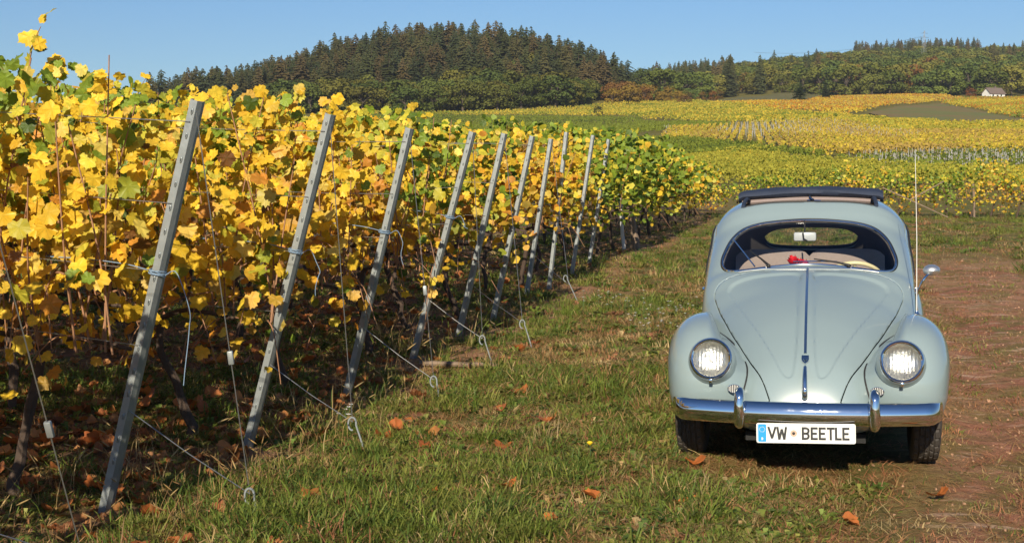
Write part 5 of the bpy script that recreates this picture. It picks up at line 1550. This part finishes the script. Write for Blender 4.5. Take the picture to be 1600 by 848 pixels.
for k, (ax, ay) in ANCH.items():
    az = hz(ax, ay); hgt = {1: .07, 2: .16, 3: .12, 4: .18, 5: .20, 7: .26, 0: .12}[k]
    nm = 'looped iron ground anchor in the grass right of the %s leaning post' % ORD[k - 1] if k else 'looped iron ground anchor below the bottom left corner post'
    lean = -.30 if k in (2, 5, 4) else (-.45 if k == 7 else -.12); sdx = lean * hgt
    q = np.linspace(-.2, 1.55 * np.pi, 16)
    loop = [(ax + sdx - .022 + .022 * math.cos(u_), ay, az + hgt + .036 * math.sin(u_) + .01) for u_ in q]
    pts = [(ax - sdx * .4, ay, az - .15), (ax, ay, az), (ax + sdx * .9, ay, az + hgt * .9)] + loop
    mb = MB(); mb.tube(catmull(pts, 3), .0058, 7); tag(mb.build('ground_anchor', MAT['zinc'], None), nm, 'ground anchor', 'looped ground anchors')
    f, tp = post_axis(k); eye = np.array([ax + sdx - .02, ay, az + hgt + .02]) if k != 7 else np.array([ax - .1, ay, az + .2])
    for nm2, q_ in (('from the top of', .97), ('from low on', .26)):
        p0 = f + (tp - f) * q_ + np.array([.02, -.03, 0])
        w_ = wire_obj('guy_wire', [p0, p0 + (eye - p0) * .5 - np.array([0, 0, .01]), eye], .0026, 'taut guy wire running to the ground anchor %s the %s' % (nm2, ('%s leaning post' % ORD[k - 1]) if k else 'corner post'), group='guy wires')
        if q_ > .9 and k in (0, 1, 3):
            c_ = p0 + (eye - p0) * (.63 if k else .70); dr = Vector(eye - p0).normalized(); M = axis_matrix(tuple(c_), tuple(dr))
            mb = MB(); mb.box((-.013, -.010, -.032), (.013, .010, .032), .005, M=M); tag(mb.build('wire_tensioner', MAT['zinc'], None), 'small metal wire tensioner on the guy wire of the %s' % (('%s leaning post' % ORD[k - 1]) if k else 'corner post'), 'wire tensioner', 'wire tensioners')
def twine(k, q_, tail, label, seed):
    f, tp = post_axis(k); c = f + (tp - f) * q_; ez = (tp - f) / np.linalg.norm(tp - f); ex = np.array([1, 0, 0.]); ex -= ez * (ex @ ez); ex /= np.linalg.norm(ex); ey = np.cross(ez, ex)
    r = np.random.default_rng(seed); mb = MB()
    u_ = np.linspace(0, 2 * np.pi * 5, 90)
    mb.tube([c + ex * .038 * math.cos(a) + ey * .036 * math.sin(a) + ez * (.018 * (a / 31 - .5) + .006 * math.sin(a * 1.7)) for a in u_], .0022, 5)
    p = c + ex * .04 - ey * .02
    pts = [p, p + [.05, -.02, .02], p + [.085, -.03, -.05]] + [p + np.array([.095 + .02 * math.sin(3 * s + seed), -.03, -.05 - tail * s]) for s in np.linspace(.25, 1, 6)]
    mb.tube(catmull(pts, 5), .0021, 5)
    pl = [c - ex * .036] + [c - ex * .036 + np.array([ROW[0] * t, ROW[1] * t, .008 + .01 * math.sin(6 * t) + .08 * t]) for t in np.linspace(.1, .55, 6)]
    mb.tube(catmull(pl, 4), .0024, 5)
    tag(mb.build('blue_twine', MAT['twine_blue'], None), label, 'twine', 'blue twine tied to the posts')
twine(1, .595, .44, 'blue twine knotted round the nearest leaning post with a long hanging end', 1)
twine(2, .60, .18, 'blue twine knotted round the second leaning post with a short hanging end', 2)
twine(3, .62, .16, 'blue twine knotted round the third leaning post', 3)
twine(4, .63, .03, 'blue twine knot on the fourth leaning post', 4)

# ------------------------------------------------------------------ the rows of vines
SPACE = 1.2
GREENS = {0: .36, 1: .38, 2: .31, 3: .37, 4: .36, 5: .28, 6: .18, 7: .18, 8: .18, 9: .24, 10: .50}
ORGS = {0: .35, 1: .30, 2: .32, 3: .36, 4: .40, 5: .42, 6: .5, 7: .5, 8: .45, 9: .40, 10: .2}
def rows():
    seed = 1000
    for k in range(0, 11):
        nv = 4 if k in (1, 2, 3, 4) else 3
        for j in range(nv):
            seed += 1; t = .38 + j * SPACE + (.12 if k % 2 else 0)
            x, y = FEET[k][0] + ROW[0] * t, FEET[k][1] + ROW[1] * t
            nobj = 0 if k == 0 else ((130, 120, 70, 0)[j] if k <= 2 else ((90, 60, 20, 0)[j] if k <= 5 else (50, 15, 0)[j]))
            where = 'at the row end beside' if j == 0 else '%s from the row end behind' % ORD[j]
            pn = ('the %s leaning post' % ORD[k - 1]) if k else 'the corner post'
            look = 'yellow and green' if GREENS[k] >= .30 else 'golden yellow'
            top = {0: 1.84, 1: 2.09, 2: 2.0, 3: 1.98, 4: 1.98, 5: 1.98}.get(k, 1.92) + (.10 if j == 1 and k == 1 else 0)
            grapevine((x, y), ROW, SPACE, 1080 if k <= 4 else 800, nobj, GREENS[k] + (.06 * j if k == 1 else 0), ORGS[k], seed, 'grapevine with %s leaves, %s %s' % (look, where, pn), 'grapevines of the trellised rows', top=top, full=k <= 5, shoots=3 if k <= 4 else 2, low=.50 if k < 4 else .55)
    # greener rows farther along the track, ends hidden by leaves
    for k in range(11):
        f = np.array([1.50, 22.2]) + np.array([.385, 1.62]) * k
        for j in range(2):
            seed += 1; t = .1 + j * 1.25; x, y = f + ROW * t
            grapevine((x, y), ROW, 1.25, 620 if k < 6 else 450, 0, 1.02 - .04 * k, .06 + .025 * k, seed, 'green grapevine %s leafy row left of the car' % (('at the end of the %s' if j == 0 else 'second from the end of the %s') % ORD[k]), 'green grapevines left of the car', top=2.16 - .065 * k, low=.45, full=False, shoots=2, petal=1.2, thick=.22)
    # low vines crossing behind the car and to the right
    r = np.random.default_rng(9)
    xs = list(np.arange(4.9, 17.2, .62))
    for k, x in enumerate(xs):
        seed += 1; y = 41.5 - .42 * (x - 4.9) + r.uniform(-.4, .4)
        gap = .62 if k in (11, 13) else 1.0
        grapevine((x, y), (.93, -.36), .80, int(480 * gap), 0, r.uniform(.40, .75), .42, seed, 'straggling low grapevine beyond the car, number %s from the left' % ['one', 'two', 'three', 'four', 'five', 'six', 'seven', 'eight', 'nine', 'ten', 'eleven', 'twelve', 'thirteen', 'fourteen', 'fifteen', 'sixteen', 'seventeen', 'eighteen', 'nineteen', 'twenty'][k], 'low grapevines along the grass behind the car', top=r.uniform(.85, 1.2) if x < 9.5 else r.uniform(1.15, 1.7), low=.10, full=False, trunk_h=.5, shoots=2, petal=.86, thick=.26)
rows()

# ------------------------------------------------------------------ odd stakes and poles
def pole(name, a, b, r0, mat, label, cat='post', group=None):
    a = np.array([a[0], a[1], hz(a[0], a[1]) + a[2]]); b = np.array([b[0], b[1], hz(b[0], b[1]) + b[2]])
    n = 8; q = np.linspace(0, 1, n)[:, None]; rr_ = np.random.default_rng(int(abs(a[0]) * 977))
    mb = MB(); mb.tube(a + (b - a) * q + rr_.normal(0, r0 * .10, (n, 3)), r0 * rr_.uniform(.9, 1.08, n), 7)
    return tag(mb.build(name, MAT[mat], None), label, cat, group)
pole('white_stake', (2.03, 24.3, -.1), (1.90, 24.0, 1.32), .034, 'white_stake', 'slim white stake standing at the corner of the green vines')
pole('wooden_post', (2.28, 24.3, -.1), (2.10, 24.2, .85), .065, 'old_wood', 'short brown wooden post leaning just right of the white stake')
pole('wooden_post', (13.05, 37.9, -.1), (12.95, 37.8, .95), .03, 'old_wood', 'weathered post under the low vines at the right edge of the photo')
pole('broken_pole', (10.3, 37.4, .85), (12.0, 37.0, .06), .017, 'old_wood', 'long pale broken pole slanting down into the grass behind the car', 'pole')
pole('broken_pole', (11.0, 37.3, .50), (12.05, 37.6, 1.02), .017, 'old_wood', 'shorter broken pole rising to the right across the long pale one', 'pole')
pole('plank', (-.72, 10.35, .035), (-.10, 10.25, .035), .020, 'old_wood', 'old brown batten lying on bare soil by the fourth leaning post', 'plank')
# ------------------------------------------------------------------ grass, litter, flowers
foliage_mat('grass_blade', None, trans=.35, var=.30, scale=6.0, rough=.55, spec=.25)
def tuft(seed, n, h, spread, lean, wid, curve=.5, heads=False):
    r = np.random.default_rng(seed); V = []; F = []; k = 0
    for i in range(n):
        a = r.uniform(0, 6.28); rr_ = spread * math.sqrt(r.uniform()); p = np.array([rr_ * math.cos(a), rr_ * math.sin(a), -.01])
        a2 = a + r.normal(0, .9); d = np.array([math.cos(a2), math.sin(a2), 0]); sd = np.array([-d[1], d[0], 0]); hh = h * r.uniform(.45, 1.1); ln = hh * lean * r.uniform(.3, 1.4); w = wid * r.uniform(.7, 1.3)
        tw = r.uniform(-1, 1); sd = sd * math.cos(tw) + d * math.sin(tw)
        ps = [p, p + d * ln * .22 + [0, 0, hh * .45], p + d * ln * .6 + [0, 0, hh * .82], p + d * ln + [0, 0, hh * (1.0 - curve * .25 * lean)]]
        V += [ps[0] - sd * w / 2, ps[0] + sd * w / 2, ps[1] - sd * w / 2, ps[1] + sd * w / 2, ps[2] - sd * w * .35, ps[2] + sd * w * .35, ps[3]]
        F += [(k, k + 1, k + 3, k + 2), (k + 2, k + 3, k + 5, k + 4), (k + 4, k + 5, k + 6)]; k += 7
        if heads and r.uniform() < .55:
            ax = ps[3] - ps[2]; ax /= np.linalg.norm(ax); c = ps[3]; b1 = np.cross(ax, [.3, .5, .1]); b1 /= np.linalg.norm(b1); b2 = np.cross(ax, b1)
            rw = .0042
            for q, s in ((-.006, .4), (.014, 1), (.034, .8), (.052, .15)):
                for j in range(4): V.append(c + ax * q + rw * s * (b1 * math.cos(j * 1.57) + b2 * math.sin(j * 1.57)))
            for q in range(3):
                for j in range(4): F.append((k + q * 4 + j, k + q * 4 + (j + 1) % 4, k + (q + 1) * 4 + (j + 1) % 4, k + (q + 1) * 4 + j))
            k += 16
    return mesh_np('grass_tuft', V, F, [MAT['grass_blade']], True)
def rosette(seed, n=12):
    r = np.random.default_rng(seed); V = []; F = []; k = 0
    for i in range(n):
        a = r.uniform(0, 6.28); d = np.array([math.cos(a), math.sin(a), 0]); sd = np.array([-d[1], d[0], 0]); L = r.uniform(.03, .075); up = r.uniform(.01, .045); w = L * .42; o = d * r.uniform(0, .05)
        V += [o, o + d * L * .5 + sd * w * .5 + [0, 0, up], o + d * L + [0, 0, up * .8], o + d * L * .5 - sd * w * .5 + [0, 0, up], ]
        F += [(k, k + 1, k + 2, k + 3)]; k += 4
    return mesh_np('weed_rosette', V, F, [MAT['grass_blade']], False)
PROTOS = [tuft(1, 30, .050, .10, 1.1, .0046), tuft(2, 30, .058, .11, 1.0, .0048), tuft(3, 34, .040, .12, 1.5, .0045), tuft(4, 26, .085, .08, .8, .0050), tuft(5, 30, .120, .10, .9, .0054),
          rosette(6), rosette(7, 16), tuft(8, 16, .045, .11, 2.2, .0036), tuft(9, 14, .06, .12, 2.6, .0034), tuft(10, 7, .26, .10, .55, .0034, .5, True), tuft(11, 5, .32, .12, .5, .0030, .5, True)]
# kinds: 0-2 short turf, 3-4 tall clumps, 5-6 weeds, 7-8 flat straw, 9-10 foxtails
def scatter_grass():
    r = np.random.default_rng(77)
    def zone(n, y0, y1, xl, xr):
        y = y0 * (y1 / y0) ** r.uniform(size=n); x = r.uniform(size=n) * (xr(y) - xl(y)) + xl(y); return x, y
    xl = lambda y: np.minimum(-.42 * y - .6, 0); xr = lambda y: .50 * y + .9
    X = []; Y = []
    for n, a, b in ((34000, 4.6, 9.0), (29000, 9.0, 17), (20000, 17, 42)):
        x, y = zone(n, a, b, xl, xr); X.append(x); Y.append(y)
    x = np.concatenate(X); y = np.concatenate(Y); n = len(x)
    s = (x - P1[0]) * N_LEFT[0] + (y - P1[1]) * N_LEFT[1]
    d = x - (1.95 + .285 * (y - 5.7)) - .85 + (fbm(x * .55, y * .55, 40, 3) - .5) * 1.6
    track = (1 - smoothstep(.45, 1.5, np.abs(d))) * (1 - smoothstep(19, 26, y)); vin = smoothstep(-.3, .4, s)
    g = .5 + 2.1 * (fbm(x * .8, y * .8, 21, 4) - .5) + .45 * (fbm(x * 3.0, y * 3.0, 22, 3) - .5)      # lush / dry
    right = smoothstep(1.4, 2.6, d)
    dens = np.where(track > .3, .52 - .36 * track, 1.0) * np.where(vin > .5, .42, 1.0) * np.clip(.35 + 1.4 * (g - .25), .25, 1)
    strip = smoothstep(-1.0, -.5, s) * (1 - smoothstep(.0, .4, s)) * (fbm(x * 2.6, y * 2.6, 55, 3) > .47) * (y < 20)
    dens = dens * np.where(strip > .5, .22, 1)
    keep = r.uniform(size=n) < dens
    # nothing grows through the tyres
    ca = CAR_YAW; lx = (x - CAR_O[0]) * math.cos(ca) + (y - CAR_O[1]) * math.sin(ca); ly = -(x - CAR_O[0]) * math.sin(ca) + (y - CAR_O[1]) * math.cos(ca)
    for wy in (0, 2.4): keep &= ~((np.abs(np.abs(lx) - .62) < .12) & (np.abs(ly - wy) < .17))
    for fx_, fy_ in FEET[1:6]: keep &= ~((np.abs(x - fx_) < .16) & (y < fy_ + .05) & (y > fy_ - .45))
    under = (np.abs(lx) < .70) & (ly > -.7) & (ly < 3.1)
    x, y, s, track, vin, g, right, under = [q[keep] for q in (x, y, s, track, vin, g, right, under)]; n = len(x)
    q = r.uniform(size=n); kind = np.zeros(n, int)
    lush = np.clip((g - .38) / .20, 0, 1) * (1 - .80 * smoothstep(.7, 1.5, x) * (1 - smoothstep(6.6, 7.4, y)))
    kind = np.where(q < .45, r.integers(0, 3, n), np.where(q < .60, r.integers(5, 7, n), r.integers(7, 9, n)))
    kind = np.where((lush > .8) & (q < .13), r.integers(3, 5, n), kind)
    kind = np.where((track > .35), np.where(q < .80, r.integers(7, 9, n), 2), kind)
    kind = np.where((vin > .5) & (q > .45), np.where(q < .75, r.integers(5, 7, n), r.integers(7, 9, n)), kind)
    edge = (np.abs(s + .05) < .6) & (y < 13)
    kind = np.where(edge & (r.uniform(size=n) < .06), r.integers(9, 11, n), kind)
    kind = np.where(right * (q < .3) > .5, r.integers(3, 5, n), kind)
    nearclump = (((x + .55) / .75) ** 2 + ((y - 5.75) / .33) ** 2 < 1)
    kind = np.where(nearclump & (q < .55), r.integers(3, 5, n), kind)
    kind = np.where(under, r.integers(7, 9, n), kind)
    green = np.array([(.165, .220, .036), (.115, .175, .034), (.20, .235, .044), (.26, .26, .062)]); straw = np.array([(.44, .31, .135), (.37, .235, .095), (.50, .37, .18), (.32, .185, .080)]); red = np.array([(.42, .185, .095), (.46, .23, .11)])
    tg = green[r.integers(4, size=n)]; ts = straw[r.integers(4, size=n)]; tr_ = red[r.integers(2, size=n)]
    isgreen = np.where(kind <= 2, r.uniform(size=n) < .22 + .75 * lush, np.where(kind <= 6, r.uniform(size=n) < .90, r.uniform(size=n) < .10))
    isred = (~isgreen) & (kind < 9) & (r.uniform(size=n) < np.where(track > .2, .55, .25))
    tint = np.where(isgreen[:, None], tg, np.where(isred[:, None], tr_, ts)) * r.uniform(.75, 1.2, (n, 1))
    sc = r.uniform(.65, 1.25, n) * np.where(y > 17, 1.5, np.where(y > 9, 1.15, 1.0)); szh = sc * np.where(track > .35, .7, 1) * np.where(vin > .5, .85, 1) * np.where(right > .5, 1.3, 1) * np.where(under, .5, 1)
    pts = np.c_[x, y, height(x, y) - .004]
    gn_scatter('grass', pts, PROTOS, np.stack([sc, sc, szh], 1), np.c_[r.normal(0, .10, (n, 2)), r.uniform(0, 6.28, n)], tint, kind, 'patchy green and straw coloured grass with weeds on the vineyard headland')
scatter_grass()

# fallen leaves: each lies loose on the ground
fl = []
for k in range(6):
    r_ = np.random.default_rng(700 + k); V, F, E = leaf_proto(700 + k); V = V.copy()
    V[:, 2] = V[:, 2] * 1.0 + .9 * (np.abs(V[:, 0]) ** 1.6) + .35 * np.clip(-V[:, 1] - .2, 0, 1); V[:, 2] -= V[:, 2].min()
    me = mesh_np('fallen_leaf', V, F, [MAT['vine_leaf']], True); edge_attr(me, E); fl.append(me)
def leaf_label(x, y, s):
    k = sum(1 for f in FEET[1:] if y - .31 / .95 * 0 * x > f[1] + (x - f[0]) * ROW[1] / ROW[0])
    spot = 'before the nearest leaning post' if k == 0 else ('beyond the tenth leaning post' if k >= 10 else 'between the %s and %s leaning posts' % (ORD[k - 1], ORD[k]))
    return ('withered leaf shaded by vines ' if s > 0 else 'withered leaf on sunny grass ') + spot
def fallen():
    r = np.random.default_rng(31)
    def put(x, y, s, label, group, col=None):
        o = link('fallen_leaf', fl[int(r.integers(6))], None, (x, y, hz(x, y) + .022), (float(r.normal(0, .28)), float(r.normal(0, .28)), float(r.uniform(0, 6.28))), (s, s, s))
        ci = int(r.integers(4)); c = np.array([(.56, .20, .065), (.50, .155, .05), (.60, .26, .09), (.38, .14, .055)])[ci] if col is None else np.array(col)
        if col is None: label = ('large ' if s > .135 else ('small ' if s < .105 else '')) + ['orange', 'rust orange', 'pale orange', 'brown'][ci] + ' ' + label
        o['tint'] = [float(q) for q in c * r.uniform(.85, 1.15)]; tag(o, label, 'fallen leaf', group)
    named = [(.22, 8.12, .13, 'orange leaf curled up in the grass midway between the fourth post and the car'), (-.05, 7.45, .12, 'bright orange leaf lying alone on the green sward left of the car'), (1.50, 5.88, .10, 'small orange leaf standing up on the grass before the number plate'),
             (.97, 7.0, .12, 'orange leaf against the grass beside the left front tyre'), (.80, 6.12, .13, 'orange leaf flat in the grass left of the front tyre'), (.38, 6.32, .11, 'tan orange leaf folded in the grass between post and car'), (2.05, 6.35, .12, 'orange leaf on the bare track right of the car'),
             (-.02, 6.45, .11, 'rust red leaf sunk in the grass in the middle foreground'), (-.42, 6.4, .13, 'large pale orange leaf in dry grass near the second anchor'), (.16, 5.85, .09, 'small rust leaf near the bottom edge of the photo'), (-.95, 6.2, .10, 'rust leaf in the grass beside the first anchor loop')]
    for q in named: put(q[0], q[1], q[2], q[3], None, (.60, .19, .055))
    n = 0
    while n < 290:
        y = 5.2 * (19 / 5.2) ** r.uniform(); x = r.uniform(-.42 * y, -.03 * y + .9)
        s = (x - P1[0]) * N_LEFT[0] + (y - P1[1]) * N_LEFT[1]
        if s > -.25 or (s > -1.1 and r.uniform() < .45) or r.uniform() < .10:
            put(x, y, float(r.uniform(.085, .16)), leaf_label(x, y, s), 'fallen leaves under the vines' if s > 0 else 'fallen leaves on the grass'); n += 1
fallen()

def litter():
    r = np.random.default_rng(63); n = 5200
    y = 5.0 * (24 / 5.0) ** r.uniform(size=n); x = r.uniform(-.45 * y, .04 * y + 1.0)
    s = (x - P1[0]) * N_LEFT[0] + (y - P1[1]) * N_LEFT[1]
    k = (s > -.2) & (r.uniform(size=n) < np.clip((fbm(x * 1.3, y * 1.3, 91, 3) - .30) * 3.2, .05, 1)); x, y = x[k], y[k]; n = len(x)
    sc = r.uniform(.045, .105, n); pal = np.array([(.44, .17, .06), (.34, .12, .045), (.52, .25, .10), (.24, .10, .045), (.30, .17, .08)])
    gn_scatter('leaf_litter', np.c_[x, y, height(x, y) + .008], fl, np.repeat(sc[:, None], 3, 1), np.c_[r.normal(0, .35, (n, 2)), r.uniform(0, 6.28, n)], pal[r.integers(5, size=n)] * r.uniform(.75, 1.2, (n, 1)), r.integers(6, size=n), 'rusty leaf litter strewn over the soil under the vines')
litter()

def flowers():
    r = np.random.default_rng(15); V = []; F = []; MI = []; k = 0
    C = [(1.55, 13.6, .5), (1.75, 13.2, .45), (1.0, 14.2, .4), (-.98, 7.85, .07), (1.4, 12.3, .3)]
    for cx, cy, sp in C:
        for i in range(16 if sp > .2 else 6):
            x, y = cx + r.normal(0, sp * .5), cy + r.normal(0, sp * .5); z = hz(x, y) + r.uniform(.10, .22)
            for j in range(5):
                a = j * 1.257; c = np.array([x, y, z]); d = np.array([math.cos(a), math.sin(a), .3]); s_ = np.array([-d[1], d[0], 0]); L = .015
                V += [c, c + d * L * .6 + s_ * L * .4, c + d * L * 1.1, c + d * L * .6 - s_ * L * .4]; F.append((k, k + 1, k + 2, k + 3)); MI.append(0); k += 4
            V += [(x - .0008, y, z - .18), (x + .0008, y, z - .18), (x + .0008, y, z), (x - .0008, y, z)]; F.append((k, k + 1, k + 2, k + 3)); MI.append(1); k += 4
    tag(link('white_wildflowers', mesh_np('white_wildflowers', V, F, [simple('petal_white', (.75, .75, .70), .7), MAT['stem_green']], False, None, MI)), 'tiny white wildflowers dotted in the grass beyond the anchors', kind='stuff')
    x, y = .42, 7.15; root = empty('dandelion', (x, y, hz(x, y))); tag(root, 'single yellow dandelion in the grass left of the car', 'flower')
    mb = MB(); mb.tube([(0, 0, 0), (.004, 0, .06), (0, 0, .10)], .002, 5); mb.build('stem', MAT['stem_green'], root)
    mb = MB(); mb.lathe([(.004, .095), (.015, .105), (.017, .110), (.010, .116), (.0005, .117)], 14); mb.build('bloom', simple('petal_yellow', (.80, .55, .02), .6), root)
flowers()
# pebbles and clods on the track
def clods():
    r = np.random.default_rng(8); ico = []
    for k in range(3):
        bm = bmesh.new(); bmesh.ops.create_icosphere(bm, subdivisions=1, radius=1)
        for v in bm.verts: v.co *= float(r.uniform(.65, 1.25)); v.co.z *= .6
        me = bpy.data.meshes.new('clod'); bm.to_mesh(me); bm.free(); me.materials.append(MAT['clod']); ico.append(me)
    n = 3600; y = 5.0 * (26 / 5.0) ** r.uniform(size=n); x = np.where(r.uniform(size=n) < .68, 1.95 + .285 * (y - 5.7) + .75 + r.normal(0, .7, n), -1.7 + .208 * (y - 6) - np.abs(r.normal(0, 1.6, n)))
    s = r.uniform(.004, .014, n) * np.where(r.uniform(size=n) < .03, 1.7, 1)
    gn_scatter('gravel', np.c_[x, y, height(x, y)], ico, np.repeat(s[:, None], 3, 1), r.uniform(0, 6, (n, 3)), np.array([(.36, .21, .13)]) * r.uniform(.5, 1.3, (n, 1)), r.integers(3, size=n), 'small stones and clods on the bare earth')
t = NT('clod'); a = t.n('ShaderNodeAttribute'); a.attribute_type = 'INSTANCER'; a.attribute_name = 'tint'; MAT['clod'] = t.done(t.pr(a.outputs['Color'], .95, 0, None, Specular_IOR_Level=.1))
clods()
